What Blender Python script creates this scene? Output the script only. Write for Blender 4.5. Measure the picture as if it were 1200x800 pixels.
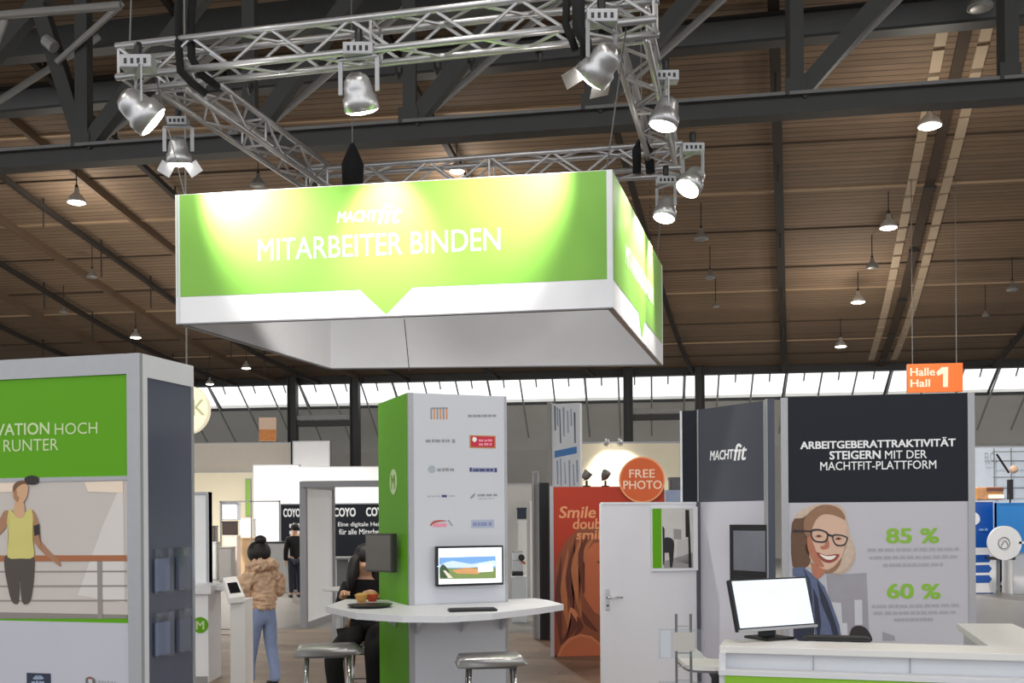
import bpy, bmesh, math, random
from mathutils import Vector, Matrix
random.seed(7)
R = math.radians
for o in list(bpy.data.objects): bpy.data.objects.remove(o)
SC = bpy.context.scene
COL = SC.collection

# ------------------------------------------------------------------ camera, world, exposure
F_PX, CX, CY, EYE, ROLL = 1250.0, 600.0, 605.0, 1.75, R(0.4)
cd = bpy.data.cameras.new('camera'); cam = bpy.data.objects.new('camera', cd); COL.objects.link(cam)
cd.sensor_fit = 'HORIZONTAL'; cd.sensor_width = 36.0; cd.lens = 36.0 * F_PX / 1200.0
cd.shift_y = (CY - 400.0) / 1200.0; cd.clip_end = 400
cam.location = (0, 0, EYE); cam.rotation_euler = (R(90), ROLL, 0)
SC.camera = cam
SC.view_settings.view_transform = 'Standard'; SC.view_settings.look = 'None'
SC.view_settings.gamma = 1.0; SC.view_settings.use_curve_mapping = False
SC.view_settings.exposure = 0.12
w = bpy.data.worlds.new('overcast_sky'); SC.world = w; w.use_nodes = True
bg = w.node_tree.nodes['Background']; bg.inputs[0].default_value = (0.97, 0.985, 1.0, 1); bg.inputs[1].default_value = 1.45

# ------------------------------------------------------------------ image <-> place
def ray(px, py):
    a, b = px - CX, py - CY
    c, s = math.cos(ROLL), math.sin(ROLL)
    return (a*c + b*s)/F_PX, (-a*s + b*c)/F_PX
def at(px, py, Y):
    a, b = ray(px, py); return Vector((a*Y, Y, EYE - b*Y))
def at_z(px, py, z):
    a, b = ray(px, py); return at(px, py, (EYE - z)/b)
def floor_at(px, Y):
    a, b = ray(px, 700); return Vector((a*Y, Y, 0))

# ------------------------------------------------------------------ materials
MATS = {}
def lin(c):
    return tuple((v/12.92 if v <= .04045 else ((v+.055)/1.055)**2.4) for v in [x/255 for x in c]) + (1,)
def mat(name, col, rough=.5, metal=0., var=.06, scale=6., bump=0., emit=0., alpha=1., spec=.5):
    if name in MATS: return MATS[name]
    m = bpy.data.materials.new(name); m.use_nodes = True; nt = m.node_tree; N = nt.nodes; L = nt.links
    b = N['Principled BSDF']; c = lin(col)
    tc = N.new('ShaderNodeTexCoord'); nz = N.new('ShaderNodeTexNoise'); nz.inputs['Scale'].default_value = scale
    nz.inputs['Detail'].default_value = 3
    L.new(tc.outputs['Object'], nz.inputs['Vector'])
    mx = N.new('ShaderNodeMix'); mx.data_type = 'RGBA'
    mx.inputs['A'].default_value = tuple(v*(1-var) for v in c[:3]) + (1,)
    mx.inputs['B'].default_value = tuple(min(1, v*(1+var)) for v in c[:3]) + (1,)
    L.new(nz.outputs['Fac'], mx.inputs['Factor']); L.new(mx.outputs['Result'], b.inputs['Base Color'])
    b.inputs['Roughness'].default_value = rough; b.inputs['Metallic'].default_value = metal
    b.inputs['Specular IOR Level'].default_value = spec
    if bump:
        bp = N.new('ShaderNodeBump'); bp.inputs['Strength'].default_value = bump
        L.new(nz.outputs['Fac'], bp.inputs['Height']); L.new(bp.outputs['Normal'], b.inputs['Normal'])
    if emit:
        L.new(mx.outputs['Result'], b.inputs['Emission Color']); b.inputs['Emission Strength'].default_value = emit
    if alpha < 1: b.inputs['Alpha'].default_value = alpha
    MATS[name] = m; return m
def plank_mat(name, c1, c2, width, length, mortar=.012, rough=.7, bump=.3):
    m = bpy.data.materials.new(name); m.use_nodes = True; nt = m.node_tree; N = nt.nodes; L = nt.links
    b = N['Principled BSDF']; tc = N.new('ShaderNodeTexCoord')
    br = N.new('ShaderNodeTexBrick'); br.inputs['Scale'].default_value = 1.0
    br.inputs['Brick Width'].default_value = length; br.inputs['Row Height'].default_value = width
    br.inputs['Mortar Size'].default_value = mortar; br.inputs['Mortar'].default_value = tuple(v*.35 for v in lin(c1)[:3]) + (1,)
    br.inputs['Color1'].default_value = lin(c1); br.inputs['Color2'].default_value = lin(c2); br.inputs['Bias'].default_value = -.1
    L.new(tc.outputs['Object'], br.inputs['Vector'])
    nz = N.new('ShaderNodeTexNoise'); nz.inputs['Scale'].default_value = .35; nz.inputs['Detail'].default_value = 5
    L.new(tc.outputs['Object'], nz.inputs['Vector'])
    mp = N.new('ShaderNodeMapping'); mp.inputs['Scale'].default_value = (1.5, 22, 1); L.new(tc.outputs['Object'], mp.inputs['Vector'])
    n2 = N.new('ShaderNodeTexNoise'); n2.inputs['Scale'].default_value = 1.0; n2.inputs['Detail'].default_value = 4; L.new(mp.outputs['Vector'], n2.inputs['Vector'])
    ad = N.new('ShaderNodeMath'); ad.operation = 'ADD'; L.new(nz.outputs['Fac'], ad.inputs[0]); L.new(n2.outputs['Fac'], ad.inputs[1])
    mr = N.new('ShaderNodeMapRange'); mr.inputs['From Min'].default_value = .6; mr.inputs['From Max'].default_value = 1.4
    mr.inputs['To Min'].default_value = .72; mr.inputs['To Max'].default_value = 1.25; L.new(ad.outputs[0], mr.inputs['Value'])
    mx = N.new('ShaderNodeVectorMath'); mx.operation = 'SCALE'; L.new(br.outputs['Color'], mx.inputs[0]); L.new(mr.outputs['Result'], mx.inputs['Scale'])
    L.new(mx.outputs['Vector'], b.inputs['Base Color']); b.inputs['Roughness'].default_value = rough
    bp = N.new('ShaderNodeBump'); bp.inputs['Strength'].default_value = bump; bp.inputs['Distance'].default_value = .02; bp.invert = True
    L.new(br.outputs['Fac'], bp.inputs['Height']); L.new(bp.outputs['Normal'], b.inputs['Normal'])
    return m
WHITE = mat('white_laminate', (226, 227, 232), .4, var=.02)
PANEL = mat('pale_grey_panel', (208, 211, 219), .45, var=.03, scale=2)
LILAC = mat('lilac_grey_print', (196, 196, 207), .45, var=.04, scale=2)
FRAME = mat('brushed_aluminium_frame', (172, 173, 178), .45, .3, var=.05, scale=20)
GREEN = mat('lime_green_print', (98, 168, 24), .5, var=.03, spec=.2)
GREEN2 = mat('bright_lime_print', (150, 205, 50), .4, var=.03)
NAVY = mat('dark_slate_print', (27, 31, 41), .5, var=.06, spec=.25)
SLATE = mat('slate_blue_gloss_panel', (86, 90, 106), .2, var=.05)
BLACK = mat('black_plastic', (16, 16, 18), .4, var=.1)
BLACKCLOTH = mat('black_cloth', (14, 14, 16), .9, var=.2, scale=30, bump=.3)
DARKSTEEL = mat('dark_painted_steel', (60, 60, 59), .55, .2, var=.15, scale=3)
GREYSTEEL = mat('grey_painted_steel', (112, 112, 112), .5, .3, var=.12, scale=3)
PIPE = mat('pale_grey_pipe', (150, 148, 145), .5, .3, var=.1)
ALU = mat('bare_aluminium', (196, 196, 198), .34, .75, var=.08, scale=25)
CHROME = mat('polished_steel', (205, 206, 208), .2, .9, var=.05)
TXTW = mat('white_lettering', (245, 246, 248), .45, var=.01)
TXTG = mat('grey_lettering', (150, 152, 160), .5, var=.05)
TXTLG = mat('pale_green_lettering', (205, 226, 170), .45, var=.02)
LAMPGLOW = mat('lamp_glow', (255, 246, 230), .3, var=.01, emit=14)
SPOTGLOW = mat('spot_lens_glow', (255, 250, 240), .3, var=.01, emit=22)
GLASS = None
def glass_mat(name, tint=(1, 1, 1), refl=.06):
    m = bpy.data.materials.new(name); m.use_nodes = True; nt = m.node_tree; N = nt.nodes; L = nt.links
    N.remove(N['Principled BSDF']); t = N.new('ShaderNodeBsdfTransparent'); t.inputs[0].default_value = tint + (1,)
    g = N.new('ShaderNodeBsdfGlossy'); g.inputs['Roughness'].default_value = .05
    nz = N.new('ShaderNodeTexNoise'); nz.inputs['Scale'].default_value = 2
    mr = N.new('ShaderNodeMapRange'); mr.inputs['To Min'].default_value = refl*.7; mr.inputs['To Max'].default_value = refl*1.3
    L.new(nz.outputs['Fac'], mr.inputs['Value'])
    mx = N.new('ShaderNodeMixShader'); L.new(mr.outputs['Result'], mx.inputs[0])
    L.new(t.outputs[0], mx.inputs[1]); L.new(g.outputs[0], mx.inputs[2]); L.new(mx.outputs[0], N['Material Output'].inputs[0]); return m
GLASS = glass_mat('clear_window_glass'); ACRYL = glass_mat('clear_acrylic', (.93, .95, .97), .14)

# ------------------------------------------------------------------ mesh helpers
class MB:
    def __init__(s): s.bm = bmesh.new()
    def box(s, x0, x1, y0, y1, z0, z1, bev=0.):
        g = bmesh.ops.create_cube(s.bm, size=1.0); vs = g['verts']
        for v in vs: v.co = Vector(((x0+x1)/2 + v.co.x*(x1-x0), (y0+y1)/2 + v.co.y*(y1-y0), (z0+z1)/2 + v.co.z*(z1-z0)))
        if bev:
            es = list({e for v in vs for e in v.link_edges}); bmesh.ops.bevel(s.bm, geom=es, offset=bev, segments=2, affect='EDGES', profile=.5)
        return s
    def ring(s, c, u, v, ru, rv, n):
        return [s.bm.verts.new(c + u*(ru*math.cos(2*math.pi*i/n)) + v*(rv*math.sin(2*math.pi*i/n))) for i in range(n)]
    def loft(s, rings, cap=True):
        for a, b in zip(rings, rings[1:]):
            n = len(a)
            for i in range(n): s.bm.faces.new((a[i], a[(i+1) % n], b[(i+1) % n], b[i]))
        if cap:
            s.bm.faces.new(list(reversed(rings[0]))); s.bm.faces.new(rings[-1])
        return s
    def tube(s, p, q, r, n=8, r2=None):
        p, q = Vector(p), Vector(q); d = (q-p).normalized()
        u = d.orthogonal().normalized(); v = d.cross(u)
        return s.loft([s.ring(p, u, v, r, r, n), s.ring(q, u, v, r2 or r, r2 or r, n)])
    def bar(s, p, q, wx, wy, up=(0, 0, 1)):
        p, q = Vector(p), Vector(q); d = (q-p).normalized(); upv = Vector(up)
        if abs(d.dot(upv)) > .98: upv = Vector((0, 1, 0))
        u = d.cross(upv).normalized(); v = u.cross(d)
        def rg(c): return [s.bm.verts.new(c + u*a*wx/2 + v*b*wy/2) for a, b in ((-1, -1), (1, -1), (1, 1), (-1, 1))]
        return s.loft([rg(p), rg(q)])
    def path(s, pts, r, n=8):
        pts = [Vector(p) for p in pts]; rings = []
        for i, p in enumerate(pts):
            d = (pts[min(i+1, len(pts)-1)] - pts[max(i-1, 0)]).normalized()
            u = d.cross(Vector((.12, .21, .97))); u = u.normalized() if u.length > .05 else d.orthogonal().normalized()
            rings.append(s.ring(p, u, d.cross(u), r, r, n))
        return s.loft(rings)
    def lathe(s, prof, n=20, c=(0, 0, 0), axis=(0, 0, 1), cap=True):
        ax = Vector(axis).normalized(); u = ax.orthogonal().normalized(); v = ax.cross(u); c = Vector(c)
        return s.loft([s.ring(c + ax*z, u, v, max(r, 1e-4), max(r, 1e-4), n) for r, z in prof], cap)
    def prism(s, pts, y0, y1, plane='xz'):
        f = (lambda a, b, t: (a, t, b)) if plane == 'xz' else (lambda a, b, t: (a, b, t))
        A = [s.bm.verts.new(f(a, b, y0)) for a, b in pts]; B = [s.bm.verts.new(f(a, b, y1)) for a, b in pts]
        return s.loft([A, B])
    def ball(s, c, rx, ry, rz, n=16, m=10):
        g = bmesh.ops.create_uvsphere(s.bm, u_segments=n, v_segments=m, radius=1.0)
        for v in g['verts']: v.co = Vector((c[0]+v.co.x*rx, c[1]+v.co.y*ry, c[2]+v.co.z*rz))
        return s
    def quad(s, a, b, c, d):
        s.bm.faces.new([s.bm.verts.new(p) for p in (a, b, c, d)]); return s
    def build(s, name, m, parent=None, smooth=False, **kw):
        bmesh.ops.recalc_face_normals(s.bm, faces=s.bm.faces[:])
        me = bpy.data.meshes.new(name); s.bm.to_mesh(me); s.bm.free(); me.materials.append(m)
        if smooth:
            for p in me.polygons: p.use_smooth = True
        return link(name, me, parent, **kw)
def link(name, data, parent=None, **kw):
    o = bpy.data.objects.new(name, data); COL.objects.link(o)
    if parent is not None: o.parent = parent
    for k, v in kw.items(): o[k] = v
    return o
def thing(name, label, cat, loc=(0, 0, 0), rot=0, group=None, kind=None):
    o = link(name, None); o.empty_display_size = .1; o.location = loc; o.rotation_euler = (0, 0, R(rot))
    o['label'] = label; o['category'] = cat
    if group: o['group'] = group
    if kind: o['kind'] = kind
    return o
def copy_tree(o, parent=None):
    c = o.copy(); COL.objects.link(c); c.parent = parent
    for ch in o.children: copy_tree(ch, c)
    return c
def smooth_pts(pts, k=4):
    out = []; n = len(pts)
    for i in range(n):
        p0, p1, p2, p3 = (Vector(pts[(i+j) % n]) for j in (-1, 0, 1, 2))
        for t in [q/k for q in range(k)]:
            out.append(.5*((2*p1) + (p2-p0)*t + (2*p0-5*p1+4*p2-p3)*t*t + (3*p1-p0-3*p2+p3)*t**3))
    return [(p[0], p[1]) for p in out]
class Plane:
    """an upright plane in the place (origin on the floor, rotation about z); px() finds where a photo point falls on it"""
    def __init__(s, loc, rot, off=0.):
        s.loc, s.rot, s.off = Vector(loc), R(rot), off
    def px(s, x, y):
        a, b = ray(x, y); uy = (-math.sin(s.rot), math.cos(s.rot)); ux = (math.cos(s.rot), math.sin(s.rot))
        t = (s.loc.x*uy[0] + s.loc.y*uy[1] + s.off)/(a*uy[0] + uy[1])
        X, Y = a*t - s.loc.x, t - s.loc.y
        return X*ux[0] + Y*ux[1], EYE - b*t - s.loc.z
def flat(name, pl, pts, m, parent, lay=1, sm=0, label=None):
    q = smooth_pts(pts, sm) if sm else pts
    q = [pl.px(*p) for p in q]; b = MB(); y = pl.off - .0012*lay
    b.bm.faces.new([b.bm.verts.new((u, y, z)) for u, z in q])
    bmesh.ops.triangulate(b.bm, faces=b.bm.faces[:])
    o = b.build(name, m, parent)
    if label: o['label'] = label
    return o
def rect(name, pl, x0, y0, x1, y1, m, parent, lay=1, th=None):
    (u0, z1), (u1, z0) = pl.px(x0, y0), pl.px(x1, y1)
    th = th or .0012*lay
    return MB().box(u0, u1, pl.off-th, pl.off, z0, z1).build(name, m, parent)
def text_mesh(s, bold=0., shear=0., ext=0.):
    c = bpy.data.curves.new('txt', 'FONT'); c.body = s; c.shear = shear; c.resolution_u = 3
    c.align_x = 'CENTER'; o = bpy.data.objects.new('txt', c); COL.objects.link(o)
    dg = bpy.context.evaluated_depsgraph_get(); me = bpy.data.meshes.new_from_object(o.evaluated_get(dg))
    bpy.data.objects.remove(o); bpy.data.curves.remove(c)
    if bold:      # heavier strokes: the outline repeated with small shifts
        bm = bmesh.new()
        for i, (dx, dy) in enumerate(((-1, -.6), (1, -.6), (-1, .6), (1, .6), (0, 0))):
            n0 = len(bm.verts); bm.from_mesh(me); bm.verts.ensure_lookup_table()
            for v in bm.verts[n0:]: v.co += Vector((dx*bold, dy*bold, i*1e-5))
        bm.to_mesh(me); bm.free()
    return me
def lettering(s, pl, x0, y0, x1, y1, m, parent, bold=0., shear=0., lay=2, name='lettering', y0r=None, y1r=None):
    """text filling the box whose photo corners are given (left top y0, left bottom y1)"""
    me = text_mesh(s, bold, shear); me.materials.clear(); me.materials.append(m)
    xs = [v.co.x for v in me.vertices]; ys = [v.co.y for v in me.vertices]
    a0, a1, b0, b1 = min(xs), max(xs), min(ys), max(ys)
    ym = (y0+y1)/2; u0 = pl.px(x0, ym)[0]; u1 = pl.px(x1, ym)[0]
    xm = (x0+x1)/2; z1 = pl.px(xm, y0)[1]; z0 = pl.px(xm, y1)[1]
    for v in me.vertices:
        v.co = Vector((u0+(v.co.x-a0)/(a1-a0)*(u1-u0), pl.off-.0012*lay-v.co.z*8, z0+(v.co.y-b0)/(b1-b0)*(z1-z0)))
    return link(name, me, parent)
def dashes(pl, x0, x1, y, h, m, parent, n=9, lay=2, name='small_print'):
    """a line of print too small to read in the photo"""
    b = MB(); x = x0
    ws = [random.uniform(.5, 1.5) for _ in range(n)]; tot = sum(ws)
    for wd in ws:
        wpx = wd/tot*(x1-x0); (u0, z1), (u1, z0) = pl.px(x, y-h/2*random.uniform(.7, 1)), pl.px(x+wpx*.82, y+h/2)
        b.quad((u0, pl.off-.0012*lay, z0), (u1, pl.off-.0012*lay, z0), (u1, pl.off-.0012*lay, z1), (u0, pl.off-.0012*lay, z1)); x += wpx
    return b.build(name, m, parent)
def spot(name, loc, target, power, size=60, blend=.6, rad=.1, col=(1, .95, .86), parent=None):
    l = bpy.data.lights.new(name, 'SPOT'); l.energy = power; l.spot_size = R(size); l.spot_blend = blend; l.shadow_soft_size = rad; l.color = col
    o = bpy.data.objects.new(name, l); COL.objects.link(o); o.location = loc
    o.rotation_euler = (Vector(target)-Vector(loc)).to_track_quat('-Z', 'Y').to_euler()
    return o

# ------------------------------------------------------------------ hall: floor, roof, far wall
HALL = 7.5   # the far wall is turned 7.5 degrees from the picture plane
TW = R(HALL); WN = Vector((math.sin(TW), math.cos(TW))); WL = Vector((math.cos(TW), -math.sin(TW)))
TD = R(14.8); RD = Vector((math.sin(TD), math.cos(TD))); RL = Vector((math.cos(TD), -math.sin(TD)))
PROF = [(-14, 18.0), (0, 15.6), (8, 13.7), (14, 12.15), (20, 10.45), (23.8, 9.55), (26, 9.1), (28.8, 8.5), (30, 8.24), (32, 7.85), (34.5, 7.5), (37.5, 7.22), (39.6, 7.1)]
def ceil_z(wd):
    for (a, za), (b, zb) in zip(PROF, PROF[1:]):
        if wd <= b: return za + (zb-za)*(wd-a)/(b-a)
    return PROF[-1][1]
def hall(a, wd, z): p = WL*a + WN*wd; return Vector((p.x, p.y, z))
carpet = mat('grey_hall_floor', (112, 109, 106), .35, var=.12, scale=1.2)
fl = MB().box(-70, 70, -30, 75, -.1, 0).build('floor', carpet, kind='structure')
CEILM = plank_mat('brown_roof_boards', (140, 117, 95), (125, 104, 84), .17, 40.0, .012, .75, .5)
hroot_rot = -HALL
b = MB(); rows = []
for i in range(0, 110):
    wd = -14 + i*(53.6/109)
    rows.append([b.bm.verts.new((a, wd, ceil_z(wd))) for a in (-50, -25, 0, 25, 50)])
for r0, r1 in zip(rows, rows[1:]):
    for i in range(4): b.bm.faces.new((r0[i], r0[i+1], r1[i+1], r1[i]))
for wd, hh in ((39.6, .35),):
    pass
ceil = b.build('ceiling', CEILM, kind='structure'); ceil.rotation_euler = (0, 0, R(-HALL))
sol = ceil.modifiers.new('thick', 'SOLIDIFY'); sol.thickness = .25; sol.offset = 1
for me_p in ceil.data.polygons: me_p.use_smooth = True
# seams across the boards: slightly proud battens, pale and dark
PALEWOOD = mat('pale_batten_wood', (178, 150, 120), .7, var=.12, scale=2)
DARKWOOD = mat('dark_batten_wood', (72, 58, 46), .8, var=.15, scale=2)
for wd, m, t in ((17.5, DARKWOOD, .05), (19.0, PALEWOOD, .09), (21.6, PALEWOOD, .1), (23.3, DARKWOOD, .05), (25.3, PALEWOOD, .08), (27.2, DARKWOOD, .05), (29.3, DARKWOOD, .05), (30.8, PALEWOOD, .06), (33.4, DARKWOOD, .05), (35.5, PALEWOOD, .06), (37.3, DARKWOOD, .05)):
    MB().box(-40, 40, wd-t/2, wd+t/2, ceil_z(wd)-.03, ceil_z(wd)+.04).build('board_batten', m, ceil)
# roof ribs (they run 15 degrees off the camera axis), in world space and parented to an unrotated root
def rib_pts(u, drop, s0=8.0, s1=None, n=40):
    pts = []; s = s0
    for i in range(n+1):
        # stop where the far wall is met
        smax = (39.4 - u*(RL.dot(WN)))/RD.dot(WN)
        s = s0 + (smax-s0)*i/n
        p = RL*u + RD*s; pts.append(Vector((p.x, p.y, ceil_z(p.dot(WN)) - drop)))
    return pts
def strip(pts, wx, hz):
    b = MB(); rings = []
    for p in pts:
        q = Vector((RL.x, RL.y, 0))*wx/2
        rings.append([b.bm.verts.new(p+c) for c in (-q, q, q+Vector((0, 0, hz)), -q+Vector((0, 0, hz)))])
    return b.loft(rings)
RIB_DARK = mat('dark_rib_steel', (50, 43, 38), .7, var=.1)
roof_ribs = []
for k, (u, lab) in enumerate([(-27.2, 'dark steel track below the roof boards, far left edge of the photo'), (-24.0, 'dark steel track below the roof boards, just above the left green stand wall'),
    (-20.75, 'dark steel track below the roof boards meeting the far windows beside the left stand wall'), (-17.45, 'dark steel track below the roof boards running behind the left edge of the hanging sign'),
    (-14.0, 'dark steel track hidden mostly behind the left half of the hanging sign'), (-10.6, 'dark steel track hidden mostly behind the middle of the hanging sign'),
    (-7.1, 'dark steel track hidden mostly behind the right half of the hanging sign'), (-3.5, 'dark steel track emerging at the lower right corner of the hanging sign'),
    (-.28, 'straight dark steel track with brackets hanging vertically in view right of the sign'), (6.8, 'dark steel track curving down at the far right edge of the roof')]):
    t = thing('roof_track', lab, 'roof track', (0, 0, 0), 0, 'roof tracks under the boards')
    p = rib_pts(u, .28); strip(p, .12 if k != 8 else .2, .12).build('rail', RIB_DARK, t)
    for i in range(4, 40, 3 if k < 8 else 4):
        a = p[i]; MB().tube(a+Vector((0, 0, .1)), a+Vector((0, 0, .32)), .025, 6).build('hanger', RIB_DARK, t)
        if k < 4 or k == 8:
            l = random.uniform(.25, .8) if k < 4 else .35
            MB().tube(a-Vector((0, 0, l)), a, .022, 6).build('drop_cable', RIB_DARK, t)
    t.location = (0, 0, 0)
BANDWOOD = mat('pale_timber_band', (190, 170, 145), .7, var=.12, scale=3)
bpy.context.view_layer.update()
for u in (2.64, 3.4):
    p = rib_pts(u, .05, n=42)
    for i in range(41):
        a, c = p[i], p[i+1]; o = strip([a.lerp(c, .07), a.lerp(c, .91)], .2, .06).build('timber_band_board', BANDWOOD, ceil); o.matrix_parent_inverse = ceil.matrix_world.inverted()
t = thing('roof_trough', 'dark sunken cable trough between the two pale timber bands', 'roof trough')
p = rib_pts(3.02, .12); strip(p, .2, .06).build('channel', DARKWOOD, t)
for i in range(6, 40, 4):
    MB().bar(p[i]+Vector((-.14, 0, -.06)), p[i]+Vector((.14, 0, -.06)), .05, .06).build('bracket', RIB_DARK, t)
for u0 in (-22.4, -19.1, -15.8):
    t = thing('roof_beam_edge', {-22.4: 'brown timber beam edge on the roof, lowest of three at left', -19.1: 'brown timber beam edge on the roof, middle of three at left', -15.8: 'brown timber beam edge on the roof, highest of three at left'}[u0], 'roof beam', group='timber beam edges at left')
    strip(rib_pts(u0, .2), .1, .22).build('beam', mat('brown_beam_wood', (112, 92, 74), .7, var=.12, scale=2), t)

# far wall: inclined clerestory windows over inclined grey cladding, upright wall below
GREYWALL = mat('grey_cladding', (226, 224, 218), .7, var=.06, scale=1)
FARWALL = mat('pale_far_wall', (176, 172, 166), .8, var=.08, scale=.6)
wb = MB()
wb.quad((-45, 40.9, 6.12), (45, 40.9, 6.12), (45, 43.4, 4.45), (-45, 43.4, 4.45))
wall_back = wb.build('wall_back', GREYWALL, kind='structure'); wall_back.rotation_euler = (0, 0, R(-HALL))
so = wall_back.modifiers.new('thick', 'SOLIDIFY'); so.thickness = .2; so.offset = -1
MB().box(-45, 45, 43.4, 43.6, 0, 4.5).build('lower_wall', FARWALL, wall_back)
MB().box(-45, 45, 40.85, 41.0, 6.06, 6.16).build('window_sill', DARKSTEEL, wall_back)
MB().box(-45, 45, 39.3, 39.6, 6.85, 7.12).build('edge_beam', DARKSTEEL, wall_back)
MULL = mat('pale_mullion_steel', (168, 168, 166), .5, .3, var=.08)
for i, a in enumerate([x*1.22 - 24.4 for x in range(37)]):
    MB().tube((a, 39.35, 7.0), (a, 42.3, 4.9), .035, 6).build('mullion', MULL, wall_back)
    MB().tube((a+.6, 39.45, 6.95), (a+.6, 39.8, 6.6), .03, 6).build('gutter_rod', MULL, wall_back)
for i in range(12):
    a0 = -24.4 + i*3.66
    wn = MB().quad((a0, 39.55, 7.0), (a0+3.6, 39.55, 7.0), (a0+3.6, 40.9, 6.14), (a0, 40.9, 6.14)).build('window_%d' % (i+1), GLASS, kind='structure')
    wn.rotation_euler = (0, 0, R(-HALL))
    MB().bar((a0-.03, 39.5, 7.0), (a0-.03, 40.9, 6.12), .07, .07).build('frame', DARKSTEEL, wn)
def hall_px(px, wd):   # hall coordinate a of a photo column at hall depth wd
    a, _ = ray(px, 470); Y = wd/(a*WN.x + WN.y); return Vector((a*Y, Y)).dot(WL)
for px, lab in ((345, 'dark steel wall column, left one of the pair seen left of the lime stand tower'), (418, 'dark steel wall column, right one of the pair seen left of the lime stand tower'),
                (738, 'dark steel wall column between the striped banner and the dark logo wall'), (822, 'dark steel wall column behind the dark logo wall')):
    a = hall_px(px, 39.0)
    t = thing('wall_column', lab, 'column', hall(a, 39.0, 0), -HALL, 'steel columns of the far wall')
    MB().box(-.14, .14, -.05, .05, 0, 7.1).build('web', DARKSTEEL, t)
    for s in (-1, 1): MB().box(s*.15-.02, s*.15+.02, -.16, .16, 0, 7.1).build('flange', DARKSTEEL, t)
    if px in (345, 738):
        wd_ = 2.3 if px == 345 else 1.9
        MB().box(.17, wd_, -.06, .06, 5.45, 5.62).build('cross_beam', PIPE, t); MB().box(.17, wd_, -.08, .08, 5.2, 5.42).build('lower_cross_beam', DARKSTEEL, t)

# ------------------------------------------------------------------ steel roof truss across the hall
def steel_truss():
    t = thing('roof_truss', 'dark grey steel lattice girder spanning the whole hall under the roof', 'girder')
    Wd = 16.0; pl0 = lambda px, py: (lambda a, b: Vector((a*Wd/(a*WN2.x+WN2.y), Wd/(a*WN2.x+WN2.y), EYE - b*Wd/(a*WN2.x+WN2.y))))(*ray(px, py))
    t2 = R(9.8); WN2 = Vector((math.sin(t2), math.cos(t2))); n3 = Vector((WN2.x, WN2.y, 0))
    A, B_ = pl0(-120, 204), pl0(1330, 110)
    A.z = B_.z = (pl0(100, 188).z + pl0(1100, 127).z)/2
    MB().bar(A, B_, .3, .05).build('bottom_flange', DARKSTEEL, t)
    up = Vector((0, 0, .27))
    MB().bar(A+up, B_+up, .3, .05).build('bottom_chord_upper_flange', GREYSTEEL, t)
    MB().bar(A+up/2, B_+up/2, .1, .25).build('bottom_chord_web', DARKSTEEL, t)
    zt = 11.0
    C_, D_ = A.copy(), B_.copy(); C_.z = D_.z = zt
    MB().bar(C_, D_, .35, .35).build('top_chord', DARKSTEEL, t)
    zc = A.z + .28
    nodes = [-110, 105, 300, 487, 700, 938, 1188]
    base = []
    for px in nodes:
        q = pl0(px, 150); q.z = zc; base.append(q)
    for i, q in enumerate(base):
        top = q.copy(); top.z = zt
        MB().bar(q, top, .2, .26).build('post', DARKSTEEL, t)
        if i+1 < len(base):
            e = base[i+1].copy(); e.z = zt; f = q.lerp(e, .98)
            MB().bar(q + Vector((.05, 0, 0)), f, .2, .24).build('diagonal', DARKSTEEL, t)
            g = q + n3*2.4; e2 = q.lerp(e, .8) + n3*1.6; e2.z = zt-.6
            MB().tube(q + Vector((.1, 0, 0)), e2, .06, 8).build('rear_brace', PIPE, t)
        MB().box(-.15, .15, -.015, .015, -.04, .2).build('gusset_plate', DARKSTEEL, t).location = q + n3*-.12
    # extra inclined member at the left node
    q = base[1]; e = pl0(52, -10); MB().bar(q, e, .2, .24).build('inclined_post', DARKSTEEL, t)
    e = q + Vector((1.0, 2.2, 2.2)); MB().bar(q, e, .14, .16).build('rear_brace', DARKSTEEL, t)
    MB().tube(pl0(82, 72)+n3*-.2, pl0(160, 4)+n3*-.2, .05, 8).build('tie_pipe', PIPE, t)
    MB().tube(pl0(72, 47)+n3*-.25, pl0(82, 56)+n3*-.25, .1, 10).build('pipe_sleeve', PIPE, t)
    return t
steel_truss()
t = thing('roof_beam', 'broad grey steel beam just under the roof boards behind the lattice girder', 'beam', hall(0, 19.2, 0), -11.5)
MB().box(-40, 40, -.04, .04, 10.0, 10.42).build('web', GREYSTEEL, t)
MB().box(-40, 40, -.16, .16, 9.95, 10.0).build('lower_flange', DARKSTEEL, t); MB().box(-40, 40, -.16, .16, 10.42, 10.46).build('upper_flange', DARKSTEEL, t)
t = thing('roof_beam', 'dark steel beam high at the top edge of the photo', 'beam', hall(0, 17.6, 0), -11.5)
MB().box(-40, 40, -.05, .05, 10.3, 10.8).build('web', DARKSTEEL, t); MB().box(-40, 40, -.16, .16, 10.26, 10.31).build('lower_flange', DARKSTEEL, t)
t = thing('ceiling_pipe', 'pale pipe running along the top left corner under the roof', 'pipe')
MB().tube(at(-60, 14, 15.4), at(150, 0, 15.2), .06, 10).build('pipe_run', PIPE, t); MB().tube(at(14, 14, 15.4), at(-4, 60, 15.4), .055, 10).build('pipe_branch', PIPE, t)

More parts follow.
